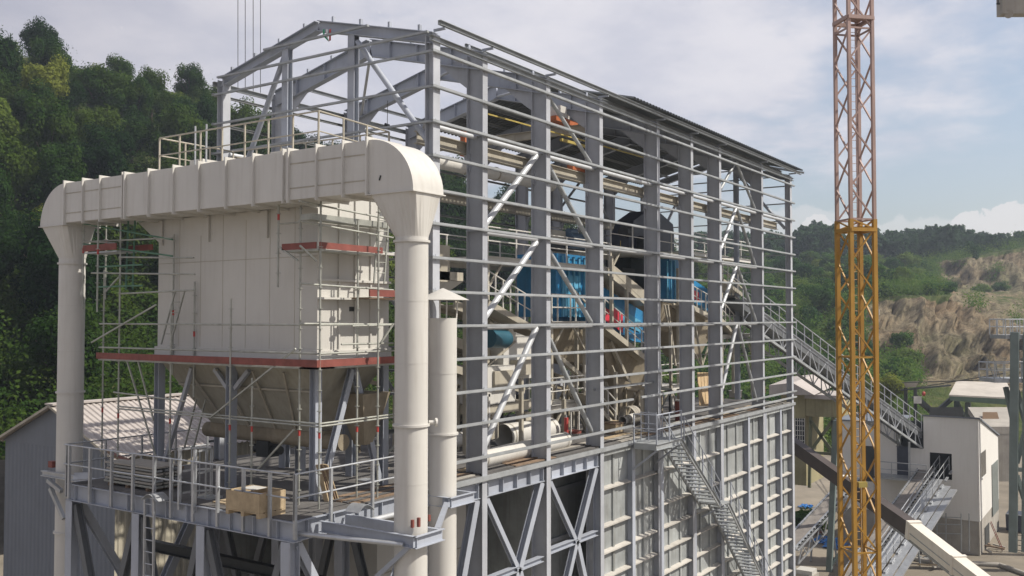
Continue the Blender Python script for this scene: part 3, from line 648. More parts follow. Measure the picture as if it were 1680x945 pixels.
def crate(px, py):
    o = V(px, py, Z=0); x, y = o.x, o.y
    t = thing('pallet_crate', 'open wooden crate on a pallet at the right corner of the platform', 'crate', (x, y, 0))
    P('pallet', PINE, t, lambda b: ([b.box(x-.0, x+.8, y+k*.53, y+k*.53+.1, 0, .1) for k in range(3)], [b.box(x+j*.17, x+j*.17+.12, y, y+1.16, .1, .125) for j in range(5)]))
    P('side_board', PINE, t, lambda b: (b.box(x, x+.025, y, y+1.16, .13, .56), b.box(x+.775, x+.8, y, y+1.16, .13, .56), b.box(x+.03, x+.77, y, y+.025, .13, .56), b.box(x+.03, x+.77, y+1.135, y+1.16, .13, .56)))
    P('contents', WOOD, t, lambda b: [b.box(x+.1+random.random()*.3, x+.45+random.random()*.25, y+.1+k*.2, y+.28+k*.2, .2, .42+random.random()*.16) for k in range(5)])
    P('paper_sheet', CREAM, t, lambda b: b.box(x+.3, x+.7, y+.55, y+1.0, .56, .575))
crate(425, 852)
def curved_sheet(name, label, px, py, w=.45, l=.5, rz=0.0, z=.05):
    o = V(px, py, Z=z); b = MB(); n = 8; vs = []
    for k in range(n+1):
        t_ = k/n; xx = l*(t_-.5); zz = .16*math.sin(math.pi*t_)
        for yy in (-w/2, w/2):
            X_ = xx*math.cos(rz)-yy*math.sin(rz); Y_ = xx*math.sin(rz)+yy*math.cos(rz)
            vs += [(o.x+X_, o.y+Y_, z+zz), (o.x+X_, o.y+Y_, z+zz+.012)]
    fs = []
    for k in range(n):
        a = 4*k; fs += [(a, a+4, a+6, a+2), (a+1, a+3, a+7, a+5), (a, a+1, a+5, a+4), (a+2, a+6, a+7, a+3)]
    b.add(vs, fs); b.smooth = True
    b.build(name, GALV, None, label=label, cat='metal sheet')
curved_sheet('metal_sheet', 'bent bright sheet metal piece on the front edge beam of the platform', 255, 820, .4, .6, 1.57, .02)
curved_sheet('metal_sheet', 'bent bright sheet metal piece near the right corner post of the platform', 590, 838, .45, .55, 0, .03)
curved_sheet('metal_sheet', 'tilted sheet metal cover at the far left corner of the platform', 135, 785, .4, .45, .8, .12)
t = thing('leaning_planks', 'bundle of brown planks leaning on the scaffold at the platform corner', 'planks', V(540, 815, Z=0))
for k in range(5): P('plank', WOOD if k % 2 else PINE, t, lambda b: b.bar(V(536+k*4, 823-k, Z=0), V(522+k*3, 762, X=1.95), .03, .16, up=(0, 1, 0)))
t = thing('plank_deck', 'loose brown planks laid on the platform floor beside the leaning bundle', 'planks', V(600, 790, Z=0.02))
for k in range(5): P('plank', DECKM if k % 2 else WOOD, t, lambda b: b.box(2.2, 4.9, .15+k*.22, .33+k*.22, .0, .03))
for k, (px, py) in enumerate(((330, 818), (355, 826), (590, 790), (610, 770))):
    o = V(px, py, Z=.0)
    P('board', PINE if k % 2 else GALV, None, lambda b: b.box(o.x, o.x+.4, o.y-.35, o.y+.15, 0, .04), label=['flat pale board beside the caged ladder', 'short yellow board in front of the crate', 'pale board beneath the filter house near the right scaffold tubes', 'small pale offcut under the filter house beside the thick riser'][k], cat='board')
# ================================================================== flag
def flag():
    t = thing('flag', 'small red white and green ribbon flag hanging under the front gable beam', 'flag', V(537, 48, X=5.05))
    for k, m_ in enumerate((mat('flag_green', (.05, .30, .16)), mat('flag_white', (.7, .7, .7)), REDB)):
        a = V(531+k*5.2, 48, X=5.05); c = V(532+k*5.0, 59+k*4, X=5.05); d = V(538+k*1.3, 68-abs(k-1)*2, X=5.0)
        w = .035
        P('stripe', m_, t, lambda b: (b.prism([a+Vector((0, w, 0)), a-Vector((0, w, 0)), c-Vector((.02, w, 0)), c+Vector((-.02, w, 0))], (.008, 0, 0)), b.prism([c+Vector((-.02, w, 0)), c-Vector((.02, w, 0)), d-Vector((0, w*.8, 0)), d+Vector((0, w*.8, 0))], (.008, 0, 0))))
flag()
# ================================================================== plant inside the hall
def deck_guard(parent, x0, x1, y0, y1, z, n, mt=PLANT):
    rail(parent, (x0, y0, z), (x1, y0, z), n, mt, 1.05, .04)
    rail(parent, (x0, y1, z), (x1, y1, z), n, mt, 1.05, .04)
def pbox(b, px0, py0, px1, py1, Y, dep, D=None):
    a = V(px0, (py0+py1)/2, Y=Y); c = V(px1, (py0+py1)/2, Y=Y); t_ = V((px0+px1)/2, py0, Y=Y); u = V((px0+px1)/2, py1, Y=Y)
    b.box(a.x, c.x, Y, Y+dep, u.z, t_.z); return a.x, c.x, u.z, t_.z
# near blue screen with its supports
s1 = thing('screen_machine', 'large blue screening machine with a red panel, left and nearer of the two blue ones', 'machine', (17, 4, 4))
P('body', BLUE, s1, lambda b: pbox(b, 912, 418, 966, 520, 3.6, 1.9))
x0_, x1_, z0_, z1_ = V(912, 470, Y=3.6).x, V(966, 470, Y=3.6).x, V(907, 520, Y=3.6).z, V(907, 418, Y=3.6).z
P('panel_rib', BLUEL, s1, lambda b: [b.box(x0_+(x1_-x0_)*k/6-.05, x0_+(x1_-x0_)*k/6+.05, 3.52, 3.6, z0_, z1_) for k in range(1, 7)])
P('lit_side_patch', BLUEL, s1, lambda b: pbox(b, 926, 452, 950, 518, 3.56, .05))  # lighter blue patch paints sunlight onto this side of the body
def para(pts, Y, dep, m_, parent, name, lab=None):
    return P(name, m_, parent, lambda b: b.prism([V(x, y, Y=Y) for x, y in pts], (0, dep, 0)), label=lab)
para([(985, 468), (1056, 512), (1056, 562), (1040, 560), (985, 528)], 3.2, 2.6, BLUE, s1, 'discharge_box')
para([(990, 488), (1052, 527), (1050, 545), (1018, 530), (990, 515)], 3.15, .05, BLUEL, s1, 'pale_panel', 'dusty light blue panel')
para([(993, 497), (1022, 515), (1022, 546), (993, 525)], 3.1, .05, REDP, s1, 'red_panel', 'bright red panel')
P('vibrator_motor', TEAL, s1, lambda b: (b.tube(V(1000, 500, Y=2.9), V(1002, 501, Y=3.3), .2, 14)))
# second screen
s2 = thing('screen_machine', 'blue screening machine with a small red panel, right and farther of the two', 'machine', (26, 4.5, 4))
P('body', BLUE, s2, lambda b: pbox(b, 1098, 426, 1118, 492, 4.2, 1.0))
para([(1128, 452), (1166, 478), (1166, 512), (1128, 490)], 4.0, 2.2, BLUE, s2, 'discharge_box')
para([(1139, 476), (1147, 480), (1147, 494), (1139, 490)], 3.95, .04, REDP, s2, 'red_panel', 'small red panel')
P('panel_rib', BLUEL, s2, lambda b: [pbox(b, 1095+6*k, 428, 1096.5+6*k, 490, 4.14, .05) for k in range(3)])
# service decks around the screens
pd = thing('screen_gantry', 'beige gantry of platforms, stairs and handrails round the blue machines', 'gantry', (16, 4, 0))
def deckpx(pxa, pxb, py, Y0, Y1, th=.22, n=4, guard=(1, 1), mt=CREAM, name='deck'):
    a = V(pxa, py, Y=Y0); c = V(pxb, py, Y=Y0); z = (a.z+c.z)/2
    P(name, mt, pd, lambda b: (b.box(a.x, c.x, Y0, Y1, z-.05, z), b.chan((a.x, Y0, z-th/2), (c.x, Y0, z-th/2), th, .08), b.chan((a.x, Y1, z-th/2), (c.x, Y1, z-th/2), th, .08, side=-1)))
    if guard[0]: rail(pd, (a.x, Y0, z), (c.x, Y0, z), n, mt, 1.05, .05, railr=.028)
    if guard[1]: rail(pd, (a.x, Y1, z), (c.x, Y1, z), n, mt, 1.05, .05, railr=.028)
    return a.x, c.x, z
for (pa, pb, py, y0_, y1_, n) in ((800, 1000, 430, 3.3, 6.6, 5), (1002, 1130, 412, 3.6, 7.0, 4), (905, 965, 527, 2.9, 3.5, 2), (902, 968, 662, 2.6, 4.2, 3), (1085, 1118, 632, 3.4, 5, 2), (1185, 1237, 548, 3.2, 5.4, 3), (1130, 1240, 420, 4.6, 7.0, 4)):
    X_0, X_1, z_ = deckpx(pa, pb, py, y0_, y1_, n=n)
    bars('deck_post', PLANT, pd, [((x, y, .02), (x, y, z_-.2)) for x in (X_0+.1, X_1-.1) for y in (y0_+.1, y1_-.1)], .14)
    bars('deck_brace', PLANT, pd, (((X_0+.1, y0_+.1, z_-1.2), (X_0+1.1, y0_+.1, z_-.2)), ((X_1-.1, y0_+.1, z_-1.2), (X_1-1.1, y0_+.1, z_-.2))), .07)
# inclined belt covers and walkways (sloping down to the right)
def incl(pa, pb, Y, wid, th, mt, name='incline', rails=True, parent=pd, n=6):
    a = V(*pa, Y=Y); c = V(*pb, Y=Y)
    P(name, mt, parent, lambda b: (b.bar(a, c, .08, th, off=(0, 0)), b.bar(a+Vector((0, wid, 0)), c+Vector((0, wid, 0)), .08, th), b.bar(a+Vector((0, wid/2, -.02)), c+Vector((0, wid/2, -.02)), wid-.1, .04)))
    if rails: rail(parent, a+Vector((0, 0, th/2)), c+Vector((0, 0, th/2)), n, CREAM, 1.0, .045, railr=.026)
    return a, c
incl((800, 497), (872, 538), 2.4, .9, .22, PLANT); incl((994, 444), (1064, 500), 2.6, .9, .28, PLANT, rails=False)
para([(1000, 440), (1008, 436), (1064, 481), (1064, 498), (1060, 497)], 2.55, .06, PLANT, pd, 'belt_cover')
incl((992, 535), (1064, 592), 2.5, .8, .24, PLANT); incl((1128, 500), (1172, 524), 2.9, .8, .25, PLANT)
incl((1186, 460), (1218, 484), 3.0, .8, .2, PLANT, n=4); incl((1183, 524), (1204, 548), 2.9, .7, .2, PLANT, n=3)
incl((880, 545), (985, 612), 4.2, 1.0, .35, PLANT, rails=False); incl((985, 640), (1062, 700), 3.6, .9, .3, PLANTD, rails=False)
incl((745, 500), (830, 530), 3.4, 1.0, .3, PLANT, rails=False); incl((745, 560), (880, 612), 3.6, 1.1, .35, PLANT, rails=False); incl((745, 605), (860, 640), 3.2, .8, .25, PLANT, rails=False)
incl((960, 645), (1010, 700), 2.0, .7, .18, PLANT, n=4)
for (pxa, py0, py1, Y) in ((764, 492, 745, 1.2), (1003, 420, 530, 2.4), (1028, 470, 560, 2.6), (1238, 530, 645, 3.0), (1202, 540, 645, 3.0), (855, 620, 728, 1.9), (925, 655, 735, 2.2), (1112, 440, 630, 3.6), (1100, 545, 650, 2.8), (1010, 610, 700, 2.6), (1040, 600, 700, 3.4), (1054, 640, 720, .7), (1062, 640, 720, .75), (1167, 565, 650, 3.2), (940, 600, 700, 4.2), (735, 610, 740, 2.0)):
    a = V(pxa, py0, Y=Y); c = V(pxa, py1, Y=Y)
    P('post', PLANT, pd, lambda b: b.bar((a.x, Y, max(0.0, c.z)), (a.x, Y, a.z), .13, .13))
bars('lattice', PLANT, pd, [(V(*p, Y=3), V(*q, Y=3)) for p, q in (((800, 600), (845, 560)), ((1090, 500), (1108, 590)), ((1130, 560), (1150, 600)), ((1152, 600), (1165, 560)), ((1192, 450), (1225, 480)), ((985, 655), (1020, 700)), ((1004, 600), (1040, 690)), ((905, 425), (880, 460)), ((965, 500), (935, 470)))], .07)
# hoppers and chutes, dusty beige
ch = thing('chute_group', 'dusty beige hoppers and chutes under the blue machines', 'hopper', (19, 4, 0))
def hopper(pts_top, pts_bot, Y, dep, m_=PLANTD, parent=ch, name='hopper', inset=.5):
    (xa_, ya_), (xb_, yb_) = pts_top; (xc, yc_), (xd, yd) = pts_bot
    A, B_, C_, D_ = V(xa_, ya_, Y=Y), V(xb_, yb_, Y=Y), V(xc, yc_, Y=Y), V(xd, yd, Y=Y)
    dv = Vector((0, dep, 0)); i1 = Vector((0, inset, 0)); i2 = Vector((0, dep-inset, 0))
    P(name, m_, parent, lambda b: b.hull8([A, B_, B_+dv, A+dv], [D_+i1, C_+i1, C_+i2, D_+i2]))
hopper(((888, 532), (992, 545)), ((985, 600), (930, 590)), 3.6, 2.6)
hopper(((985, 545), (1066, 600)), ((1062, 655), (1020, 640)), 3.0, 2.6)
hopper(((1118, 508), (1176, 530)), ((1160, 590), (1145, 585)), 3.4, 2.4)
hopper(((1086, 495), (1118, 500)), ((1110, 545), (1095, 540)), 3.8, 2.0)
hopper(((1012, 620), (1070, 640)), ((1066, 690), (1035, 690)), 2.8, 1.6)
hopper(((720, 460), (760, 462)), ((745, 485), (735, 480)), 3.0, 1.0, CREAM)
P('chute_wall', PLANT, ch, lambda b: (pbox(b, 716, 402, 738, 462, 3.0, 1.2), pbox(b, 716, 446, 760, 460, 3.0, 1.2)))
for (a_, c_, r_) in (((885, 560), (980, 640), .18), ((1000, 560), (1060, 690), .16), ((1138, 520), (1152, 600), .1), ((1095, 500), (1108, 600), .1)):
    P('chute_pipe', PLANT, ch, lambda b: b.bar(V(*a_, Y=3), V(*c_, Y=3), r_, r_))
# cream crusher with teal motor
cr = thing('crusher', 'cream crusher block with a teal motor between the two nearest hall columns', 'machine', (12, 3, 0))
P('housing', CREAM, cr, lambda b: (pbox(b, 826, 552, 872, 622, 3.0, 1.8), pbox(b, 800, 600, 845, 662, 2.7, 1.6)))
P('housing_top', CREAM, cr, lambda b: b.hull8([V(830, 552, Y=3), V(846, 552, Y=3), V(846, 552, Y=4.2), V(830, 552, Y=4.2)], [V(836, 538, Y=3), V(841, 538, Y=3), V(841, 538, Y=4), V(836, 538, Y=4)]))
P('guard_cover', PLANT, cr, lambda b: (pbox(b, 812, 608, 842, 640, 2.6, .2), pbox(b, 848, 590, 880, 615, 2.7, .6)))
P('flange_hole', DARKM, cr, lambda b: b.tube(V(836, 605, Y=2.95), V(836, 605, Y=3.0), .08, 14))
P('motor', TEAL, cr, lambda b: b.tube(V(802, 555, Y=2.6), V(828, 556, Y=2.6), .33, 20))
P('motor_fan', TEAL, cr, lambda b: b.tube(V(828, 556, Y=2.6), V(832, 556, Y=2.6), .27, 16))
P('base_frame', PLANT, cr, lambda b: (pbox(b, 795, 662, 880, 676, 2.6, 2.0), pbox(b, 806, 676, 818, 720, 2.7, .3), pbox(b, 862, 676, 872, 712, 2.7, .3)))
P('feed_cover', CREAM2, cr, lambda b: b.prism([V(846, 545, Y=3.4), V(874, 556, Y=3.4), V(874, 590, Y=3.4), V(846, 575, Y=3.4)], (0, 1.0, 0)))
# dust hood
hd = thing('dust_hood', 'dark octagonal hood with round fans on the upper deck, right of the middle', 'machine', (27, 5, 8))
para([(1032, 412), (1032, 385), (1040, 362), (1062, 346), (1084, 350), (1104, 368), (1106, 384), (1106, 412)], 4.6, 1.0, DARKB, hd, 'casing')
P('fan', DARKM, hd, lambda b: (b.tube(V(1022, 380, Y=4.8), V(1032, 381, Y=4.8), .28, 16), b.tube(V(1050, 400, Y=4.4), V(1062, 401, Y=4.4), .4, 16)))
P('handle', YEL, hd, lambda b: b.tube(V(1018, 395, Y=4.5), V(1018, 410, Y=4.5), .025, 6))
mo = thing('drive_unit', 'grey gearbox and blue drive motor on the upper deck behind the second column', 'machine', (17, 5, 7))
P('gearbox', PLANT, mo, lambda b: (pbox(b, 905, 378, 928, 402, 4.6, 1.0),)); P('motor', mat('motor_blue', (.09, .15, .22), .45), mo, lambda b: (b.tube(V(930, 394, Y=4.6), V(956, 397, Y=4.6), .36, 18), b.tube(V(932, 380, Y=4.6), V(944, 381, Y=4.6), .15, 12)))
P('foot', DARKM, mo, lambda b: pbox(b, 905, 402, 960, 410, 4.6, 1.0))
# cyan drum silo: dark building mass at the rear
dk = thing('machine_house', 'dark green machine house on the deck behind the right blue machine', 'machine house', (24, 6, 3))
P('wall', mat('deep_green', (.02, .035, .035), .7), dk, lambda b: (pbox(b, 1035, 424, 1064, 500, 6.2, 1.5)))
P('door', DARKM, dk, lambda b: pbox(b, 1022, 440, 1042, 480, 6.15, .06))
# high cream pipe and cables
hp = thing('dust_pipe', 'long horizontal cream pipe high behind the first hall columns', 'pipe', (12, 6, 10))
P('pipe', CREAM, hp, lambda b: b.tube(V(712, 264, Y=5.6), V(905, 305, Y=5.6), .26, 20))
P('pipe_band', PLANT, hp, lambda b: [b.tube(V(x, y, Y=5.6), V(x+1.5, y+.3, Y=5.6), .285, 20) for x, y in ((760, 274.2), (812, 285.2), (868, 297.1))])
# overhead travelling crane
oc = thing('overhead_crane', 'overhead travelling crane with yellow girder and orange hoist trolley under the roof', 'hoist', (16, 4, 10))
xo = V(924, 200, Y=1.5); xo2 = V(905, 198, Y=1.5).x; xo3 = V(941, 205, Y=1.5).x; zo = xo.z
P('girder', PLANT, oc, lambda b: (b.ibeam((xo.x+.4, .8, zo-.25), (xo.x+.4, 8.3, zo-.25), .3, .2),))
P('end_carriage', ORG, oc, lambda b: (b.box(xo2, xo3, .62, .85, 9.92, 10.1), b.box(xo2, xo3, 8.3, 8.55, 9.92, 10.1)))
P('trolley', ORG, oc, lambda b: b.box(xo2, xo3, 1.3, 1.9, zo-.1, zo+.08))
P('hoist_motor', CREAM, oc, lambda b: (b.box(xo2+.3, xo2+.75, 1.3, 1.8, zo+.09, zo+.5), b.box(xo2+.85, xo2+1.1, 1.4, 1.7, zo+.09, zo+.3)))
P('hook_block', ORG, oc, lambda b: pbox(b, 763, 214, 769, 256, 2.0, .2))
P('festoon_rail', YEL, oc, lambda b: b.bar(V(800, 187, Y=1.6), V(1080, 265, Y=1.6), .04, .05))
P('cable_trolley', YEL, oc, lambda b: b.bar(V(920, 229, Y=1.6), V(962, 241, Y=1.6), .1, .1))
# hanging chain hook
hk = thing('chain_hook', 'dark chain hook hanging between the front portal frames', 'hook', V(636, 190, X=9))
P('chain', DARKM, hk, lambda b: b.tube(V(636, 165, X=9), V(635.5, 203, X=9), .012, 6)); P('hook', DARKM, hk, lambda b: (b.tube(V(632, 204, X=9), V(638, 206, X=9), .05, 10)))
# pipes lying on the hall floor
def pipe(label, a, c, r, n=32, wall=.02, mt=CREAM):
    a = Vector(a); c = Vector(c); t = thing('loose_pipe', label, 'pipe', a)
    d = (c-a).normalized(); u = d.cross(Vector((0, 0, 1))).normalized(); w = d.cross(u); b = MB(); vs = []
    for e in (a, c):
        for rr in (r, r-wall):
            for i in range(n): tt = 2*math.pi*i/n; vs.append(e+(u*math.cos(tt)+w*math.sin(tt))*rr)
    fs = []
    for i in range(n):
        j = (i+1) % n
        fs += [(i, 2*n+i, 2*n+j, j), (n+i, n+j, 3*n+j, 3*n+i), (i, j, n+j, n+i), (2*n+i, 3*n+i, 3*n+j, 2*n+j)]
    b.add(vs, fs); b.smooth = True; b.build('pipe_wall', mt, t)
    P('end_band', PLANT, t, lambda b: b.tube(a+d*.2, a+d*.24, r+.012, n, cap=False)); P('end_band', PLANT, t, lambda b: b.tube(c-d*.24, c-d*.2, r+.012, n, cap=False))
pipe('long cream pipe lying along the floor edge, nearest the girts', (8.2, .75, .30), (13.8, .98, .30), .28)
pipe('short wide cream pipe with a dark open end lying behind the long pipe', (12.3, 2.6, .46), (15.0, 2.3, .46), .44)
pipe('thin cream pipe with round open end near the stair gate', V(1021, 691, Y=2.2), V(1075, 676, Y=2.0), .21)
pipe('cream pipe resting behind the scaffold, left of the near column', (7.4, 3.0, .55), (10.4, 3.0, .55), .25)
pipe('upright looking short pipe ring beside the barrel', (20.6, 2.0, .5), (21.2, 2.0, .5), .4, mt=CONC)
# workers' things
bar_ = thing('barrel', 'dark red barrel with pale lid beside a hall column', 'barrel', V(1118, 688, Y=1.2))
o = V(1118, 690, Y=1.2); P('drum', RED, bar_, lambda b: b.tube((o.x, 1.2, 0), (o.x, 1.2, .9), .29, 20)); P('lid', CREAM, bar_, lambda b: b.tube((o.x, 1.2, .9), (o.x, 1.2, .94), .31, 20))
t = thing('plywood_stack', 'yellow plywood sheets leaning against a hall column', 'plywood', V(1160, 668, Y=.9))
for k in range(5):
    P('sheet', WOODY, t, lambda b: b.prism([V(1148+k*5.4, 666, Y=.8), V(1152.6+k*5.4, 666, Y=.8), V(1149+k*5.2, 611, Y=1.25), V(1144.4+k*5.2, 611, Y=1.25)], (0, .03, 0)))
t = thing('oxygen_cylinder', 'thin red gas cylinder standing beside the lying wide pipe', 'gas cylinder', V(929, 712, Y=1.6))
o = V(929, 712, Y=1.6); P('body', REDB, t, lambda b: b.tube((o.x, 1.6, 0), (o.x, 1.6, .95), .08, 14)); P('valve', GALV, t, lambda b: b.tube((o.x, 1.6, .95), (o.x, 1.6, 1.05), .03, 8))
o = V(943, 705, Y=1.9)
t = thing('hose_reel', 'red and cream hose reel next to the red gas cylinder', 'hose reel', (o.x, 1.9, 0))
P('hose', RED, t, lambda b: b.ring((o.x, 1.9, .3), .16, .25, .10, 20)); P('frame', CREAM, t, lambda b: (b.bar((o.x-.3, 1.9, 0), (o.x-.3, 1.9, 1.1), .05, .05), b.bar((o.x+.3, 1.9, 0), (o.x+.3, 1.9, 1.1), .05, .05), b.bar((o.x-.3, 1.9, 1.1), (o.x+.3, 1.9, 1.1), .05, .05)))
# planks along the floor edge
t = thing('edge_planks', 'row of brown and pale planks along the open edge of the hall floor', 'planks', (10, .7, 0))
random.seed(3)
x = 5.4
while x < 36:
    l = random.uniform(1.6, 3.2)
    for j in range(3):
        y = .12+j*.32+random.uniform(-.03, .03)
        P('plank', [WOOD, PINE, CONC, DECKM, WOOD][random.randrange(5)], t, lambda b: b.bar((x, y+.1, .02+.022*j), (min(36.4, x+l*.95), y+.1+random.uniform(-.08, .08), .02+.022*j), .26, .03))
    x += l
for k, (px, py, Y, lab) in enumerate(((1010, 735, 1.3, 'pale wooden box on the floor left of the third column'), (1000, 706, 1.8, 'cream cable drum standing left of the open pipe end'), (1075, 700, .9, 'brown box of fittings behind the stair gate'), (1210, 655, 3.4, 'grey bench with pale top near the farther bracing'), (1250, 640, 3.2, 'pale timber frame near the far column'))):
    o = V(px, py, Y=Y); t = thing('box', lab, 'box', (o.x, Y, 0)); m_ = [PINE, CREAM, WOOD, CONC, PINE][k]
    P('side', m_, t, lambda b: (b.box(o.x, o.x+.7, Y, Y+.5, .04, .4))); P('lid', [WOOD, PINE, PINE, CREAM, WOODY][k], t, lambda b: b.box(o.x-.03, o.x+.73, Y-.03, Y+.53, .402, .44)); P('runner', WOOD, t, lambda b: (b.box(o.x+.05, o.x+.15, Y, Y+.5, 0, .04), b.box(o.x+.55, o.x+.65, Y, Y+.5, 0, .04)))
# clutter frames at floor level
random.seed(11)
cl = thing('support_frames', 'tangle of beige support frames and struts standing on the hall floor', 'frame', (18, 3, 0))
for k in range(26):
    x = 8+random.random()*22; y = 2.4+random.random()*4; h = random.uniform(.8, 2.6)
    P('frame', [PLANT, PLANTD, CREAM, DARKM][k % 4], cl, lambda b: (b.bar((x, y, 0), (x, y, h), .1, .1), b.bar((x+1.2, y, 0), (x+1.2, y, h*.9), .1, .1), b.bar((x-.1, y, h), (x+1.3, y, h*.88), .1, .14), b.bar((x, y, .2), (x+1.2, y, h*.8), .06, .06)))
# below the floor: cream tank wall and dark rear machinery
t = thing('storage_tank', 'smooth cream tank wall below the hall floor, behind the first braces', 'tank', (9, 3, GZ))
P('shell', CREAM2, t, lambda b: (b.box(6.2, 11.3, 3.0, 6.6, GZ, -1.0),)); P('seam', PLANT, t, lambda b: (b.box(6.2, 11.31, 2.985, 3.0, -3.1, -3.06), b.box(8.7, 8.74, 2.985, 3.0, GZ, -1.0)))
t = thing('rear_wall', 'dark rear wall below the hall floor', 'wall', (12, 9, GZ))
P('sheet', PANEL, t, lambda b: b.box(5.4, 36.6, 8.75, 8.9, GZ, -.2))
P('partition', PANEL, t, lambda b: b.box(13.2, 34, 1.9, 2.0, GZ, -.2))
for z in (-1.6, -3.4): P('rail', STEEL2, t, lambda b: b.box(13.2, 34, 1.8, 1.897, z-.15, z))
P('partition', PANEL, t, lambda b: b.box(13.1, 13.2, 1.9, 8.7, GZ, -.2))
t = thing('reject_pile', 'heap of rubble and scrap below the platform', 'rubble', (2.5, 2, GZ))
P('heap', GRAVEL, t, lambda b: b.tube((2.8, 1.0, GZ), (2.8, 1.0, GZ+1.4), 3.0, 20, .6))
# ================================================================== grey shed left
XS = 6.7
A0 = V(190, 752, X=XS); AL = V(-10, 740, X=XS); ap = V(92, 666, X=XS)
sh = thing('grey_shed', 'blue grey corrugated shed with a pale pink corrugated roof, behind the left riser', 'shed', (XS, 20, GZ))
ze = A0.z+.1; yR = A0.y; yM = ap.y; zR = ap.z; yL = 2*yM-yR
LEN = 15
b = MB(); b.corrug((XS, yR, GZ), (0, 1, 0), (0, 0, 1), yL-yR, ze-GZ, .3, .018)
b.prism([(XS, yR, ze), (XS, yL, ze), (XS, yM, zR)], (.05, 0, 0)); b.build('gable_wall', SHEDG, sh)
P('side_wall', SHEDW, sh, lambda b: b.corrug((XS, yR, GZ), (1, 0, 0), (0, 0, 1), LEN, ze-GZ, .3, .04))
dn = Vector((0, yR-yM, ze-zR)); P('roof_sheet', SHEDR, sh, lambda b: b.corrug(Vector((XS-.3, yM, zR+.06)), (1, 0, 0), dn, LEN+.4, dn.length+.4, .27, -.05))
dn2 = Vector((0, yL-yM, ze-zR)); P('roof_sheet', SHEDR, sh, lambda b: b.corrug(Vector((XS-.3, yM, zR+.06)), (1, 0, 0), dn2, LEN+.4, dn2.length+.5, .27, .05))
P('ridge_cap', SHEDR, sh, lambda b: b.box(XS-.32, XS+LEN+.1, yM-.3, yM+.3, zR+.05, zR+.12))
P('verge', PLANT, sh, lambda b: (b.bar((XS-.32, yM, zR+.02), (XS-.32, yL+.4, ze-.14), .05, .10), b.bar((XS-.32, yM, zR+.02), (XS-.32, yR-.4, ze-.14), .05, .10)))
P('end_wall', SHEDG, sh, lambda b: (b.box(XS+LEN-.1, XS+LEN, yR+.05, yL-.05, GZ, ze)))
# ================================================================== tower crane mast
def mast():
    D = 36.0; c = V(1405.5, 522, D=D); ang = math.radians(-34+9)
    cx, cy = c.x, c.y; hs = .49
    ux = Vector((math.cos(ang), math.sin(ang), 0)); 
    rt = RT.copy(); f2 = Vector((FW.x, FW.y, 0)).normalized()
    a = math.radians(11); ux = rt*math.cos(a)+f2*math.sin(a); uy = f2*math.cos(a)-rt*math.sin(a)
    t = thing('tower_crane', 'tall yellow lattice tower crane mast with an inner ladder, in front of the quarry', 'crane', (cx, cy, GZ))
    c0 = Vector((cx, cy, 0))
    top = 27.0; zj = V(1405, 378, D=D).z
    def cn(i, z): sx, sy = ((-1, -1), (1, -1), (1, 1), (-1, 1))[i % 4]; return c0+ux*(hs*sx)+uy*(hs*sy)+Vector((0, 0, z))
    for lo, hi, m_, w in ((GZ, zj+.4, CRY, .15), (zj+.4, top, CRO, .12)):
        for i in range(4):
            P('leg', m_, t, lambda b: b.bar(cn(i, lo), cn(i, hi), w, w, up=(ux.x, ux.y, 0)))
        st_ = 1.22; n = int((hi-lo)/st_)
        for i in range(4):
            b = MB()
            for k in range(n+1):
                za, zb = lo+k*st_, min(hi, lo+(k+1)*st_)
                if zb-za < .3: continue
                if i in (0, 2):
                    p, q = (cn(i, za), cn(i+1, zb)) if k % 2 else (cn(i+1, za), cn(i, zb))
                    b.bar(p, q, .055, .055)
                    zm = (za+zb)/2
                    p2, q2 = (cn(i, za+.5), cn(i+1, za-.3)) if 0 else (p, q)
                else:
                    p, q = (cn(i, za), cn(i+1, zb)) if k % 2 else (cn(i+1, za), cn(i, zb))
                    b.bar(p, q, .055, .055)
            b.build('lattice_bracing', m_, t)
        z = lo
        while z < hi:
            bars('horizontal_bracing', m_, t, [(cn(i, z), cn(i+1, z)) for i in range(4)], .06)
            z += st_*6
    # joint collar
    for zz in (zj, V(1405, 0, D=D).z-.7, zj-7.3*2-.4):
        bars('collar', CRY if zz <= zj else CRO, t, [(cn(i, zz)+(cn(i, 0)-c0).normalized()*.05, cn(i+1, zz)+(cn(i+1, 0)-c0).normalized()*.05) for i in range(4)], .12, .14)
        P('rest_platform', CRY if zz <= zj else CRO, t, lambda b: b.prism([cn(0, zz+.1)*.5+(c0+Vector((0, 0, zz+.1)))*.5, cn(1, zz+.1), cn(2, zz+.1), cn(3, zz+.1)*.5+(c0+Vector((0, 0, zz+.1)))*.5], (0, 0, .03)))
    # ladder and its hoops
    for lo, hi, m_ in ((GZ, zj, CRY), (zj, top, CRO)):
        o = c0+uy*.05-ux*.05
        b = MB(); w = ux*.16
        b.bar(o-w+Vector((0, 0, lo)), o-w+Vector((0, 0, hi)), .035, .035); b.bar(o+w+Vector((0, 0, lo)), o+w+Vector((0, 0, hi)), .035, .035)
        z = lo+.2
        while z < hi: b.tube(o-w+Vector((0, 0, z)), o+w+Vector((0, 0, z)), .012, 5); z += .3
        b.build('ladder', m_, t)
    P('power_cable', TUBE, t, lambda b: b.tube(c0+uy*.2+ux*.2+Vector((0, 0, GZ)), c0+uy*.2+ux*.22+Vector((0, 0, zj-4)), .02, 6))
    P('junction_box', YEL, t, lambda b: (b.bar(cn(0, zj-9.6)+ux*.15, cn(0, zj-9.6)+ux*.5, .2, .2)))
    P('sensor', TUBE, t, lambda b: b.bar(cn(1, 4.75)+ux*.12, cn(1, 4.95)+ux*.12, .06, .06))
mast()
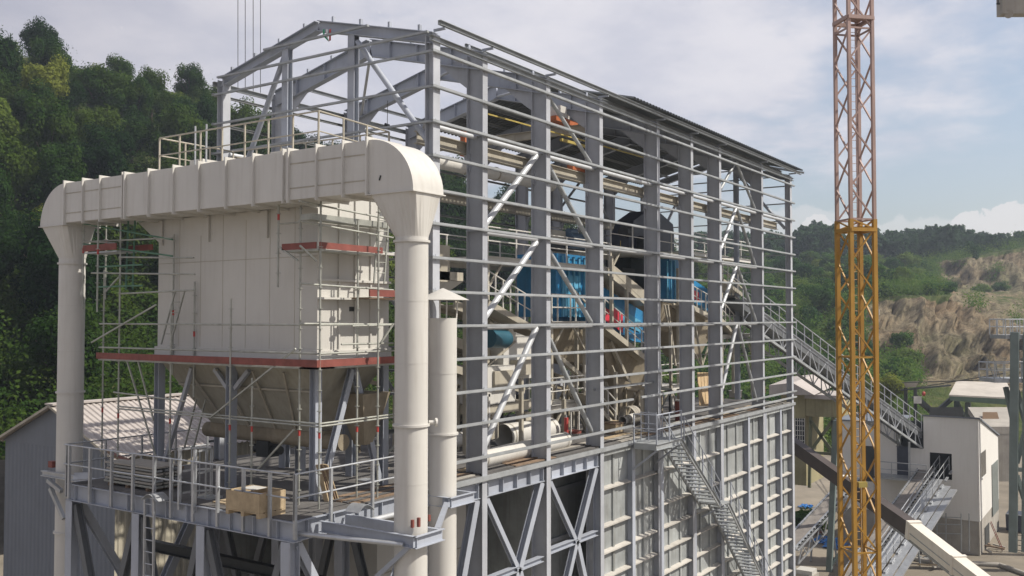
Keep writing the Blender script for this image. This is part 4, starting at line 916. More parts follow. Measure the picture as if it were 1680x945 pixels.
# counter ballast of the second crane, top right corner
t = thing('crane_ballast', 'beige concrete ballast block of another crane hanging into the top right corner', 'crane ballast', V(1665, 8, D=40))
o = V(1645, 22, D=40); e1 = RT; e2 = Vector((FW.x, FW.y, 0)).normalized()
P('block', CONC, t, lambda b: b.hull8([o, o+e1*2.4, o+e1*2.4+e2*.5, o+e2*.5], [p+Vector((0, 0, 1.5)) for p in (o-e1*.0, o+e1*2.4, o+e1*2.4+e2*.5, o+e2*.5)]))
P('hook_pin', DARKM, t, lambda b: (b.tube(V(1637.5, 5, D=40), V(1637.5, -8, D=40), .03, 6), b.tube(V(1635, 6, D=40), V(1640, 6, D=40), .04, 6)))
P('jib_girder', DARKM, t, lambda b: b.bar(V(1600, -75, D=40), V(2300, -85, D=40), .5, .9))
bars('hanger', DARKM, t, ((V(1660, -20, D=40.2), V(1660, -75, D=40.2)), (V(1720, -20, D=40.2), V(1720, -78, D=40.2))), .12)
P('counterweight_lug', CONC, t, lambda b: b.tube(V(1655, 23, D=40), V(1655, 23, D=40.5), .18, 14)); 
# hoist ropes
t = thing('hoist_ropes', 'four thin vertical crane ropes above the left side of the hall roof', 'ropes', V(410, 70, D=62))
for px in (390, 402, 415, 427):
    P('rope', DARKM, t, lambda b: b.tube(V(px, -900, D=62), V(px+.4, 152, D=62), .022, 6))
# ================================================================== right hand yard
XB = 56.05
wb = thing('white_building', 'white clad transfer building with dark openings, right of the yellow crane mast', 'building', (XB, -5, GZ))
zt = -2.25; yA, yBd = -6.6, -3.1
yC = V(1470, 760, X=XB).y; yD = V(1375, 760, X=XB).y
# walls built round the openings
o1 = V(1525, 742, X=XB); o2 = V(1562, 788, X=XB)
P('front_wall', WHITEW, wb, lambda b: (b.box(XB, XB+.15, yA+.125, o2.y, -9.2, zt), b.box(XB, XB+.15, o1.y, yBd, -9.2, zt), b.box(XB, XB+.15, o2.y, o1.y, o1.z, zt), b.box(XB, XB+.15, o2.y, o1.y, -9.2, o2.z)))
P('front_wall', WHITEW, wb, lambda b: (b.box(XB, XB+.15, yBd, yC, -9.2, V(1495, 735, X=XB).z)))
P('front_wall', WHITEW, wb, lambda b: (b.box(XB, XB+.15, yC, yD+.2, -9.2, -2.9)))
zr = V(1645, 712, Y=yA).z
b = MB(); xa, xe = XB+.15, 66.0
dz0_, dx0_, dx1_ = -9.3, V(1627, 800, Y=yA).x, V(1637, 800, Y=yA).x
wz1, wz0 = V(1611, 742, Y=yA).z, V(1611, 783, Y=yA).z; wx0, wx1 = V(1608, 760, Y=yA).x, V(1617, 760, Y=yA).x
b.prism([(XB+.0, yA, -9.2), (xe, yA, -9.2), (xe, yA, zr+.1), (XB, yA, zt)], (0, .12, 0)); b.build('side_wall', WHITEW, wb)
P('window', GLASSD, wb, lambda b: b.box(wx0, wx1, yA-.03, yA-.005, wz0, wz1)); P('window_frame', WHITEW, wb, lambda b: (b.box(wx0-.08, wx1+.08, yA-.08, yA-.004, wz0-.12, wz0-.02), b.box(wx0-.08, wx0, yA-.06, yA-.004, wz0, wz1)))
P('tall_door', mat('door_grey', (.16, .18, .17), .6), wb, lambda b: b.box(dx0_, dx1_, yA-.05, yA-.005, V(1630, 845, Y=yA).z, V(1630, 760, Y=yA).z))
P('base_wall', CONC, wb, lambda b: (b.box(XB+.05, XB+.2, yA+.05, yD, GZ, -9.2), b.box(XB+.02, xe, yA+.03, yA+.15, GZ, -9.2)))
P('door', DARKM, wb, lambda b: b.box(V(1616, 880, Y=yA).x, V(1623, 880, Y=yA).x, yA-.02, yA+.01, GZ, V(1619, 862, Y=yA).z))
P('interior', DARKM, wb, lambda b: (b.box(XB+2.2, XB+2.3, yA+.3, yD, GZ, zt-.6), b.box(XB+.2, XB+2.2, yC, yC+.1, GZ, zt-1), b.box(XB+.2, XB+2.2, yA+.3, yD, -9.3, -9.2)))
P('roof', SHEDG, wb, lambda b: b.prism([(XB-.15, yA-.12, zt+.02), (xe+.1, yA-.12, zr+.15), (xe+.1, yBd+.05, zr+.15), (XB-.15, yBd+.05, zt+.02)], (0, 0, .1)))
P('roof', SHEDG, wb, lambda b: b.box(XB-.1, XB+6, yC, yD+.2, -2.9, -2.8))
P('wing_opening', DARKM, wb, lambda b: b.box(XB-.02, XB+.0, V(1443, 760, X=XB).y, V(1412, 760, X=XB).y, V(1430, 790, X=XB).z, V(1430, 732, X=XB).z))
# landing with handrail left of the opening
la, lb_ = V(1435, 783, X=XB-1.6), V(1520, 790, X=XB-1.6); zl = V(1480, 785, X=XB-1.6).z
P('landing', GALVM, wb, lambda b: b.box(XB-1.6, XB, lb_.y, la.y, zl-.15, zl))
rail(wb, (XB-1.6, la.y, zl), (XB-1.6, lb_.y, zl), 3, GALV, 1.05, .05, railr=.03)
bars('landing_post', GALV, wb, [((XB-1.55, y, GZ), (XB-1.55, y, zl-.15)) for y in (la.y, lb_.y)], .15)
P('post', GALV, wb, lambda b: b.bar((XB-1.0, V(1492, 760, X=XB-1).y, zl), (XB-1.0, V(1492, 760, X=XB-1).y, V(1492, 725, X=XB-1).z), .12, .12))
P('louvre', DARKB, wb, lambda b: b.box(XB-.05, XB-.01, V(1478, 760, X=XB).y, V(1515, 760, X=XB).y*1, zl, V(1490, 728, X=XB).z) if 0 else b.box(XB-.05, XB-.01, V(1492, 760, X=XB).y, V(1472, 760, X=XB).y, zl, V(1490, 733, X=XB).z))
P('lower_frame', GALVM, wb, lambda b: [b.bar(V(x, 842, X=XB-.6), V(x, 905, X=XB-.6), .07, .07) for x in (1537, 1552, 1577, 1590)]+[b.bar(V(1537, y, X=XB-.6), V(1577, y+1, X=XB-.6), .06, .06) for y in (848, 860, 875)])
# gallery conveyor from the hall end to the white building
gc = thing('gallery_conveyor', 'grey inclined truss conveyor with handrails from the hall end down to the white building', 'conveyor', (46, 0, GZ))
g0 = V(1196, 480, X=33.5); g1 = V(1512, 708, X=XB)
g0 = V(1258, 521, X=37.2)
gd = (g1-g0); g00 = g0-gd*.12
wv = Vector((gd.y, -gd.x, 0)).normalized()*-1.5      # towards the rear side
if wv.y < 0: wv = -wv
dep = 1.15
for o in (Vector((0, 0, 0)), wv):
    P('top_chord', GALV, gc, lambda b: b.chan(g00+o, g1+o, .22, .1)); P('bottom_chord', GALVM, gc, lambda b: b.bar(g00+o+Vector((0, 0, -dep)), g1+o+Vector((0, 0, -dep)), .12, .14))
    b = MB(); n = 22
    for k in range(n):
        p = g00.lerp(g1, k/n)+o; q = g00.lerp(g1, (k+1)/n)+o; dz = Vector((0, 0, -dep))
        if k % 2: b.bar(p, q+dz, .045, .045)
        else: b.bar(p+dz, q, .045, .045)
        b.bar(p, p+dz, .06, .06)
    b.build('truss_web', STEEL2, gc)
for o in (Vector((0, 0, 0)), wv): P('side_skirt', DSTEEL, gc, lambda b: b.bar(g00+o*.96+Vector((0, 0, -.3)), g1+o*.96+Vector((0, 0, -.3)), .03, .36))
P('walkway', GALVM, gc, lambda b: b.bar(g00+wv*.5+Vector((0, 0, -.02)), g1+wv*.5+Vector((0, 0, -.02)), 1.35, .05))
P('belt', BELT, gc, lambda b: b.bar(g00+wv*.62+Vector((0, 0, .22)), g1+wv*.62+Vector((0, 0, .22)), .8, .12))
rail(gc, g00, g1, 24, GALV, 1.15, .05, railr=.03); rail(gc, g00+wv, g1+wv, 20, GALV, 1.15, .045, railr=.028)
b = MB()
for k in range(60):
    p = g00.lerp(g1, k/60)+wv*.62+Vector((0, 0, .05)); b.bar(p-wv*.3, p+wv*.3, .06, .12)
b.build('idler', DARKM, gc)
for tt in ():
    p = g00.lerp(g1, tt)
    P('trestle', GALVM, gc, lambda b: (b.bar(p+Vector((0, 0, -dep)), (p.x, p.y-.5, GZ), .2, .2), b.bar(p+wv+Vector((0, 0, -dep)), (p.x+wv.x, p.y+wv.y+.5, GZ), .2, .2)))
# belt conveyors in the yard
def belt_conveyor(label, a, c, w, right=True, rails=1, legs=(.35, .8)):
    t = thing('belt_conveyor', label, 'conveyor', (a.x, a.y, GZ)); d = (c-a).normalized(); sd = d.cross(Vector((0, 0, 1))).normalized()*w
    if sd.dot(RT) < 0: sd = -sd
    P('belt', BELT, t, lambda b: b.bar(a, c, w*.9, .06)); P('side_frame', GALV, t, lambda b: (b.bar(a-sd*.55, c-sd*.55, .1, .2), b.bar(a+sd*.55, c+sd*.55, .1, .2)))
    L_ = (c-a).length; n = int(L_/.45); b = MB()
    for k in range(n):
        p = a.lerp(c, k/n); b.bar(p+sd*.5, p+sd*.72+Vector((0, 0, .08)), .07, .1); b.bar(p-sd*.5, p-sd*.62+Vector((0, 0, .08)), .07, .1)
    b.build('idler', DARKM, t)
    if right:
        P('lattice', GALV, t, lambda b: ([b.bar(a.lerp(c, k/16)+sd*.75+Vector((0, 0, -.1 if k % 2 else -.9)), a.lerp(c, (k+1)/16)+sd*.75+Vector((0, 0, -.9 if k % 2 else -.1)), .06, .06) for k in range(16)], b.bar(a+sd*.75+Vector((0, 0, -.1)), c+sd*.75+Vector((0, 0, -.1)), .08, .08), b.bar(a+sd*.75+Vector((0, 0, -.9)), c+sd*.75+Vector((0, 0, -.9)), .08, .08)))
    if rails:
        P('walkway', GALV, t, lambda b: (b.bar(a.lerp(c, .1)+sd*1.15, c+sd*1.15, w*.7, .05), b.bar(a.lerp(c, .14)+sd*1.9+Vector((0, 0, -.1)), c+sd*1.9+Vector((0, 0, -.1)), w*.6, .06), [b.bar(a.lerp(c, k/14)+sd*1.7, a.lerp(c, (k+.5)/14)+sd*1.7, .15, .08) for k in range(14)]))
        P('edge_cover', GALV, t, lambda b: b.bar(a.lerp(c, .16)+sd*2.5+Vector((0, 0, -.15)), c+sd*2.5+Vector((0, 0, -.15)), w*.45, .1))
        for m_ in (.85, 1.5): rail(t, a+sd*m_, c+sd*m_, 12, GALV, .95, .04, railr=.028)
    for tt in legs:
        p = a.lerp(c, tt); 
        if p.z-.5 > GZ+.4: P('leg', GALVM, t, lambda b: (b.bar(p-sd*.5, (p.x-sd.x*.9, p.y-sd.y*.9, GZ), .1, .1), b.bar(p+sd*.7, (p.x+sd.x*1.1, p.y+sd.y*1.1, GZ), .1, .1)))
    return t
a = V(1522, 768, X=XB+.4); c = V(1388, 955, Z=GZ+.9)
belt_conveyor('wide grey belt conveyor with walkways rising from the yard into the white building', a, c, .95)
a = V(1398, 785, D=66); c = V(1292, 898, D=58)
belt_conveyor('narrow grey belt conveyor behind the crane mast, beside the panelled wall', a, c, .9, rails=0, legs=(.5,))
# telescopic boom
bm_ = thing('telescopic_boom', 'telescopic crane boom crossing the yard, white lower section and upper section coloured dark as shade', 'boom', V(1600, 945, D=42))
q0, q1, q2, q3 = V(1285, 718, D=63), V(1388, 792, D=57), V(1497, 868, D=51), V(1640, 980, D=43.5)
P('upper_section', BOOM_SHADE, bm_, lambda b: b.bar(q0, q1, .6, .8)); P('middle_section', BOOM_SHADE, bm_, lambda b: b.bar(q1, q2, .62, .82)); P('base_section', WHITEB, bm_, lambda b: (b.bar(q2, q3, .66, .84)))
dd = (q3-q2).normalized()
PS('collar', WHITEB, bm_, [lambda b: b.bar(q1-dd*.1, q1+dd*.15, .72, .95), lambda b: b.bar(q2-dd*.05, q2+dd*.25, .76, .98), lambda b: b.bar(q2+dd*4.2, q2+dd*4.4, .76, .98)])
P('cylinder', GALVM, bm_, lambda b: (b.bar(q2+Vector((0, 0, -.7))-dd*3.0, q2+Vector((0, 0, -.72))+dd*4, .2, .12), b.bar(q2+Vector((0, 0, -.1))+dd*.3, q3+Vector((0, 0, -.1)), .69, .05)))
# cream building behind the crane
cb = thing('cream_building', 'weathered cream building on a steel trestle behind the crane mast', 'building', V(1330, 700, D=78))
o = V(1345, 640, D=75); XQ = o.x
def bx3(b, pxa, pya, pxb, pyb, X, dep):
    p = V(pxa, (pya+pyb)/2, X=X); q = V(pxb, (pya+pyb)/2, X=X); t_ = V((pxa+pxb)/2, pya, X=X); u = V((pxa+pxb)/2, pyb, X=X); b.box(X, X+dep, q.y, p.y, u.z, t_.z)
OLDC = mat('old_cream_render', (.34, .31, .18), .85, 0, .3, .7, .5)
P('tower_wall', OLDC, cb, lambda b: bx3(b, 1282, 645, 1322, 795, XQ, 5))
P('tower_roof', SHEDR, cb, lambda b: b.prism([V(1262, 632, X=XQ-1), V(1262, 648, X=XQ-1), V(1336, 648, X=XQ-1), V(1300, 628, X=XQ-1)], (6, 0, .4)))
P('wing_wall', OLDC, cb, lambda b: bx3(b, 1322, 655, 1374, 684, XQ, 4)); P('wing_roof', SHEDR, cb, lambda b: bx3(b, 1320, 648, 1376, 655, XQ-.4, 5))
P('window', GLASSD, cb, lambda b: bx3(b, 1305, 687, 1319, 733, XQ-.06, .05))
P('glazing_bar', CREAM, cb, lambda b: ([bx3(b, 1304+k*3.8, 686, 1305+k*3.8, 734, XQ-.12, .05) for k in range(5)], [bx3(b, 1304, 690+k*8, 1320, 691+k*8, XQ-.13, .05) for k in range(6)]))
P('trestle', mat('old_green_steel', (.16, .17, .10), .8), cb, lambda b: [b.bar(V(*p, X=XQ), V(*q, X=XQ), .22, .22) for p, q in (((1330, 684), (1328, 800)), ((1366, 684), (1370, 800)), ((1330, 690), (1368, 745)), ((1366, 690), (1330, 740)), ((1328, 742), (1370, 745)), ((1330, 745), (1368, 790)))])
t = thing('grey_post', 'tall grey steel post just left of the crane mast', 'post', V(1368, 700, D=60)); P('shaft', GREENT, t, lambda b: (b.bar(V(1372, 690, D=60), V(1360, 945, D=60), .34, .34), b.bar(V(1362, 930, D=60), V(1385, 895, D=60), .15, .15))); P('cap', GALV, t, lambda b: b.bar(V(1376, 770, D=59.6), V(1370, 786, D=59.6), .5, .3))
# tower at the right edge
tw = thing('steel_tower', 'dark green steel tower with railed platforms at the right edge', 'tower', V(1665, 860, D=60))
for px, w in ((1665, .48), (1686, .48), (1710, .48)):
    D_ = 60 if px < 1700 else 64
    P('column', GREENT, tw, lambda b: b.bar(V(px, 545 if px < 1700 else 560, D=D_), V(px-3, 905, D=D_), w, w))
P('cross_brace', GREENT, tw, lambda b: [b.bar(V(*p, D=61), V(*q, D=61), .25, .25) for p, q in (((1650, 635), (1662, 690)), ((1668, 640), (1700, 760)), ((1700, 640), (1668, 760)), ((1665, 770), (1700, 772)), ((1668, 780), (1700, 880)))])
for py, xa, xb in ((556, 1650, 1720), (628, 1632, 1720)):
    p, q = V(xa, py, D=60), V(xb, py, D=60); off = Vector((FW.x, FW.y, 0)).normalized()*2
    P('platform', GALVM, tw, lambda b: b.hull8([p, q, q+off, p+off], [v+Vector((0, 0, .25)) for v in (p, q, q+off, p+off)]))
    rail(tw, p+Vector((0, 0, .25)), q+Vector((0, 0, .25)), 6, GALV, 1.0, .06, railr=.035); rail(tw, p+off+Vector((0, 0, .25)), q+off+Vector((0, 0, .25)), 6, GALV, 1.0, .06, railr=.035)
    rail(tw, p+Vector((0, 0, .25)), p+off+Vector((0, 0, .25)), 2, GALV, 1.0, .06, railr=.035, ends=(0, 0))
ladder(V(1637, 624, D=60.5), V(1625, 589, D=60.5), .4, GALVM, tw, 'stair', RT.copy())
# rear open shed
rs = thing('open_shed', 'open shed with a pale corrugated roof and green fascia below the quarry', 'shed', V(1610, 690, D=95))
c1_, c2_, c3_, c4_ = V(1569, 627, D=102), V(1652, 630, D=102), V(1664, 655, D=94), V(1557, 650, D=94)
P('roof', mat('fibre_roof', (.46, .43, .38), .85, 0, .25, .5, .2), rs, lambda b: b.hull8([c1_, c2_, c3_, c4_], [v+Vector((0, 0, .15)) for v in (c1_, c2_, c3_, c4_)]))
P('fascia', mat('fascia_green', (.07, .11, .08), .7), rs, lambda b: b.prism([c4_+Vector((0, 0, -.02)), c3_+Vector((0, 0, -.02)), V(1664, 665, D=94), V(1559, 657, D=94)], (.15, 0, 0)))
bars('post', GREENT, rs, [(V(x, y, D=96), V(x, y+70, D=96)) for x, y in ((1570, 658), (1588, 660), (1658, 660))], .5)
P('knee_brace', GREENT, rs, lambda b: b.bar(V(1572, 662, D=96), V(1586, 690, D=96), .25, .25))
t = thing('storage_slab', 'pale concrete roof slab beneath the open shed with a dark hatch', 'roof', V(1635, 690, D=90))
P('slab', CONC, t, lambda b: b.hull8([V(1588, 668, D=92), V(1660, 668, D=92), V(1668, 700, D=80), V(1610, 700, D=80)], [v-Vector((0, 0, .6)) for v in (V(1588, 668, D=92), V(1660, 668, D=92), V(1668, 700, D=80), V(1610, 700, D=80))]))
P('hatch', mat('rusty_brown', (.13, .08, .04), .8), t, lambda b: (b.hull8([V(1612, 676, D=86), V(1636, 676, D=86), V(1640, 690, D=84), V(1612, 690, D=84)], [v-Vector((0, 0, 1.2)) for v in (V(1612, 676, D=86), V(1636, 676, D=86), V(1640, 690, D=84), V(1612, 690, D=84))])))
P('support_wall', CONC, t, lambda b: b.prism([V(1612, 702, D=80), V(1668, 702, D=80), V(1668, 790, D=80), V(1612, 790, D=80)], (0.4, 0, 0)))
t = thing('old_screen_plant', 'small grey crushing plant on the yard edge, left of the open shed', 'machine', V(1495, 640, D=95))
P('hopper', CONC, t, lambda b: b.hull8([V(1482, 627, D=95), V(1508, 625, D=95), V(1508, 625, D=98), V(1482, 627, D=98)], [V(1486, 636, D=95.5), V(1503, 635, D=95.5), V(1503, 635, D=97.5), V(1486, 636, D=97.5)]))
P('frame', DARKM, t, lambda b: [b.bar(V(x, 636, D=96), V(x, 720, D=96), .3, .3) for x in (1486, 1502)]+[b.bar(V(1478, 640, D=96), V(1560, 632, D=96), .2, .15), b.bar(V(1500, 650, D=96), V(1545, 690, D=96), .6, .5), b.bar(V(1520, 690, D=95), V(1560, 655, D=95), .4, .4)])
P('cabin', CREAM, t, lambda b: (b.hull8([V(1499, 650, D=94), V(1512, 650, D=94), V(1512, 650, D=96), V(1499, 650, D=96)], [V(1499, 662, D=94), V(1512, 662, D=94), V(1512, 662, D=96), V(1499, 662, D=96)])))
P('warning_light', REDB, t, lambda b: b.tube(V(1514, 646, D=94), V(1517, 646, D=94), .22, 10))
P('dark_body', DARKM, t, lambda b: b.hull8([V(1525, 668, D=94), V(1580, 668, D=94), V(1580, 668, D=98), V(1525, 668, D=98)], [V(1525, 694, D=94), V(1580, 694, D=94), V(1580, 694, D=98), V(1525, 694, D=98)]))
t = thing('yard_wire', 'two thin cables strung above the quarry floor', 'cable', V(1500, 628, D=90))
P('cable', DARKM, t, lambda b: b.tube(V(1480, 640, D=95), V(1650, 612, D=70), .04, 5)); P('cable', DARKM, t, lambda b: b.tube(V(1480, 628, D=95), V(1650, 622, D=70), .04, 5))
# small yard items
t = thing('leaning_ladder', 'red ladder leaning against the white building', 'ladder', V(1645, 900, Z=GZ)); ladder(V(1645, 903, Z=GZ), V(1625, 856, X=V(1645, 903, Z=GZ).x-.6), .45, RED, t, 'rails', Vector((1, 0, 0)))
def tarp(px, py, s, lab, n=16):
    o = V(px, py, Z=GZ); b = MB(); vs = []; random.seed(px)
    for i in range(n):
        for j in range(n):
            vs.append((o.x+(i-n/2)*s/n+random.uniform(-.06, .06), o.y+(j-n/2)*s*.8/n+random.uniform(-.06, .06), GZ+.04+.35*abs(noise.noise(Vector((i*.35+px, j*.4, 0))))))
    b.add(vs, [(i*n+j, (i+1)*n+j, (i+1)*n+j+1, i*n+j+1) for i in range(n-1) for j in range(n-1) if abs(noise.noise(Vector((i*.3, j*.3, px)))) < .35])
    b.build('tarpaulin', TARP, None, label=lab, cat='tarp')
tarp(1352, 888, 2.0, 'crumpled blue tarp left of the grey post'); tarp(1374, 896, 2.2, 'crumpled blue tarp between the grey post and the crane mast'); tarp(1322, 832, 1.4, 'small blue tarp farther back beside the narrow conveyor')
def blockpile(px, py, lab, m_, n=9, s=.5, D=None):
    o = V(px, py, Z=GZ); t = thing('debris_heap', lab, 'debris', o); random.seed(px)
    for k in range(n):
        x, y = o.x+random.uniform(-1.3, 1.3), o.y+random.uniform(-.8, .8); a_ = random.random()*3; l = random.uniform(.3, 1.1)*s*1.6
        P('piece', m_ if k % 3 else CONC, t, lambda b: b.bar((x, y, GZ+.1+.12*random.random()), (x+l*math.cos(a_), y+l*math.sin(a_), GZ+.15+.3*random.random()*s), .3*s, .2*s))
blockpile(1550, 930, 'heap of yellow brown scrap under the white boom', PINE); blockpile(1538, 915, 'grey scrap heap beside the wide conveyor foot', GALVM); blockpile(1640, 905, 'small pile of timber at the foot of the red ladder', WOOD, 5); blockpile(1340, 870, 'reddish timber on the ground behind the narrow conveyor', RED, 5)
t = thing('block_stack', 'pale concrete blocks at the corner of the panelled wall', 'blocks', V(1325, 940, Z=GZ)); o = V(1318, 942, Z=GZ+.4)
P('block', CONC, t, lambda b: (b.box(o.x, o.x+1.2, o.y-.6, o.y+.6, GZ, GZ+.35))); P('block', CREAM2, t, lambda b: (b.box(o.x+.1, o.x+1.1, o.y-.5, o.y+.5, GZ+.352, GZ+.6)))
t = thing('kerb_pipe', 'long curved grey pipe lying on the yard in front of the white building', 'pipe', V(1620, 930, Z=GZ))
pts = [V(1490, 915, Z=GZ+.1), V(1545, 925, Z=GZ+.1), V(1605, 925, Z=GZ+.1), V(1640, 927, Z=GZ+.1), V(1690, 945, Z=GZ+.1)]
P('pipe', CONC, t, lambda b: [b.tube(p, q, .16, 10) for p, q in zip(pts, pts[1:])])
t = thing('steel_rack', 'dark wire rack at the far right of the yard', 'rack', V(1675, 890, Z=GZ)); o = V(1668, 905, Z=GZ)
P('frame', DARKM, t, lambda b: [b.bar((o.x, o.y-.4*k, GZ), (o.x, o.y-.4*k, GZ+1.1), .04, .04) for k in range(5)]+[b.bar((o.x, o.y, GZ+.35*j+.1), (o.x, o.y-1.6, GZ+.35*j+.1), .04, .04) for j in range(4)])
t = thing('waste_skip', 'dark grey skip behind the white building', 'skip', V(1648, 870, Z=GZ)); o = V(1650, 872, Z=GZ)
P('body', DARKB, t, lambda b: b.hull8([(o.x, o.y, GZ+1.3), (o.x+2, o.y, GZ+1.3), (o.x+2, o.y-1.6, GZ+1.3), (o.x, o.y-1.6, GZ+1.3)], [(o.x+.3, o.y, GZ+.05), (o.x+1.7, o.y, GZ+.05), (o.x+1.7, o.y-1.6, GZ+.05), (o.x+.3, o.y-1.6, GZ+.05)])); P('rim', GALVM, t, lambda b: (b.bar((o.x, o.y, GZ+1.32), (o.x, o.y-1.6, GZ+1.32), .08, .06)))
# ================================================================== terrain
def lerp_tab(tab, x):
    if x <= tab[0][0]: return tab[0][1]
    for (a, b), (c, d) in zip(tab, tab[1:]):
        if x <= c: t = (x-a)/(c-a); return b+(d-b)*t
    return tab[-1][1]
def terrain(name, px0, px1, npx, knots, mt, sub, nz=1.0, rockfn=None, kind='structure'):
    """surface through rows of (image height, distance) tables; every row is a real contour of the hill"""
    vs = []; fs = []; cols = []; rows = []
    for i in range(len(knots)-1):
        for k in range(sub): rows.append((i, k/sub))
    rows.append((len(knots)-2, 1.0))
    for (i, t) in rows:
        for j in range(npx+1):
            px = px0+(px1-px0)*j/npx
            a, b_ = knots[i], knots[i+1]
            pa = V(px, lerp_tab(a[0], px), D=lerp_tab(a[1], px)); pb = V(px, lerp_tab(b_[0], px), D=lerp_tab(b_[1], px))
            p = pa.lerp(pb, t)
            rk = rockfn(i, t, px) if rockfn else 0
            amp = nz*(.6+1.9*rk)
            n_ = noise.fractal(p*.055, 1.0, 2.0, 5)*amp; n2 = noise.fractal(Vector((p.x*.22, p.y*.22, p.z*.07)), .8, 2.2, 5)
            n3 = noise.fractal(Vector((p.x*.5, p.y*.5, p.z*.12)), .8, 2.2, 4); p = p+Vector((-.8, -.55, .35))*(n_+rk*(n2*2.8+n3*2.2))
            vs.append(p); cols.append(rk)
    w = npx+1
    for r in range(len(rows)-1):
        for j in range(npx): a = r*w+j; fs.append((a, a+1, a+1+w, a+w))
    me = bpy.data.meshes.new(name); me.from_pydata([tuple(v) for v in vs], [], fs); me.update()
    at = me.attributes.new('rock', 'FLOAT', 'POINT')
    for k, c in enumerate(cols): at.data[k].value = c
    me.materials.append(mt); me.shade_smooth()
    ob = bpy.data.objects.new(name, me); COL.objects.link(ob); ob['kind'] = kind
    return vs, rows, w, ob
def hill_mat():
    mt = bpy.data.materials.new('hillside'); mt.use_nodes = True; t = mt.node_tree; b = t.nodes['Principled BSDF']; lk = t.links; b.inputs['Roughness'].default_value = .95; b.inputs['Specular IOR Level'].default_value = .1
    g = t.nodes.new('ShaderNodeNewGeometry'); at = t.nodes.new('ShaderNodeAttribute'); at.attribute_name = 'rock'
    def nz(sc, vs=(1, 1, 1), det=8, rough=.65):
        mp = t.nodes.new('ShaderNodeMapping'); mp.inputs['Scale'].default_value = vs; lk.new(g.outputs['Position'], mp.inputs[0])
        n = t.nodes.new('ShaderNodeTexNoise'); n.inputs['Scale'].default_value = sc; n.inputs['Detail'].default_value = det; n.inputs['Roughness'].default_value = rough; lk.new(mp.outputs[0], n.inputs['Vector']); return n.outputs[0]
    def ramp(v, stops):
        r = t.nodes.new('ShaderNodeValToRGB'); lk.new(v, r.inputs[0]); e = r.color_ramp.elements
        e[0].position, e[0].color = stops[0][0], (*stops[0][1], 1); e[1].position, e[1].color = stops[-1][0], (*stops[-1][1], 1)
        for p, c in stops[1:-1]: k = e.new(p); k.color = (*c, 1)
        return r.outputs[0]
    rock = ramp(nz(.55, (1, 1, .38), 12, .72), [(.33, (.035, .031, .022)), (.41, (.09, .078, .054)), (.49, (.155, .135, .095)), (.58, (.23, .20, .145)), (.70, (.125, .12, .075))])
    big = ramp(nz(.07, (1, 1, .6), 5, .6), [(.35, (.75, .80, .62)), (.5, (1.0, .97, .9)), (.65, (1.15, 1.0, .88))])
    mm = t.nodes.new('ShaderNodeMixRGB'); mm.blend_type = 'MULTIPLY'; mm.inputs[0].default_value = 1; lk.new(rock, mm.inputs[1]); lk.new(big, mm.inputs[2]); rock = mm.outputs[0]
    grass = ramp(nz(.35), [(.3, (.035, .055, .014)), (.5, (.065, .085, .025)), (.62, (.10, .105, .04)), (.75, (.135, .12, .06))])
    mk = t.nodes.new('ShaderNodeMath'); mk.operation = 'ADD'; lk.new(at.outputs['Fac'], mk.inputs[0])
    s = t.nodes.new('ShaderNodeMath'); s.operation = 'MULTIPLY_ADD'; lk.new(nz(.22), s.inputs[0]); s.inputs[1].default_value = 1.3; s.inputs[2].default_value = -.65; lk.new(s.outputs[0], mk.inputs[1])
    mr = t.nodes.new('ShaderNodeMapRange'); lk.new(mk.outputs[0], mr.inputs[0]); mr.inputs['From Min'].default_value = .38; mr.inputs['From Max'].default_value = .58
    mx = t.nodes.new('ShaderNodeMixRGB'); lk.new(mr.outputs[0], mx.inputs[0]); lk.new(grass, mx.inputs[1]); lk.new(rock, mx.inputs[2]); lk.new(mx.outputs[0], b.inputs['Base Color'])
    bp = t.nodes.new('ShaderNodeBump'); bp.inputs['Strength'].default_value = .8; bp.inputs['Distance'].default_value = 1.2; lk.new(nz(.45, (1, 1, .5), 10, .7), bp.inputs['Height']); lk.new(bp.outputs[0], b.inputs['Normal'])
    return mt
HM = hill_mat()
c_ = lambda v: [(0, v)]
K = [
 ([(0, 745), (3000, 745)], c_(112)),
 ([(1200, 640), (1400, 640), (1500, 632), (1700, 640)], c_(135)),
 ([(1200, 600), (1430, 612), (1560, 618), (1640, 606), (1750, 606)], c_(152)),
 ([(1200, 505), (1300, 497), (1375, 500), (1425, 492), (1480, 483), (1560, 486), (1590, 505), (1640, 530), (1700, 560)], [(1200, 190), (1560, 178), (1700, 160)]),
 ([(1200, 480), (1420, 478), (1480, 477), (1560, 478), (1620, 490), (1700, 515)], [(1200, 215), (1560, 215), (1700, 200)]),
 ([(1200, 458), (1500, 460), (1545, 472), (1680, 478), (1800, 478)], c_(258)),
 ([(1200, 442), (1500, 442), (1540, 431), (1600, 421), (1680, 407), (1800, 395)], c_(275)),
 ([(1200, 430), (1440, 428), (1600, 415), (1680, 399), (1800, 385)], c_(350)),
 ([(1200, 427), (1440, 425), (1600, 412), (1800, 390)], c_(400)),
]
def rockf(i, t, px):
    if i == 2: return 1.0 if px > 1420 else (.75 if 1200 < px < 1400 and t > .72 else .15)
    if i == 1: return .8 if px > 1500 else .1
    if i == 3: return .8 if px > 1560 else .05
    if i == 4: return .48 if px > 1560 else 0
    if i == 5: return 1.0 if px > 1538 else 0
    return 0
K0 = [(a, b) for a, b in K]
vsR, rowsR, wR, obR = terrain('quarry_hill', 980, 1900, 400, K0, HM, 9, 1.0, rockf)
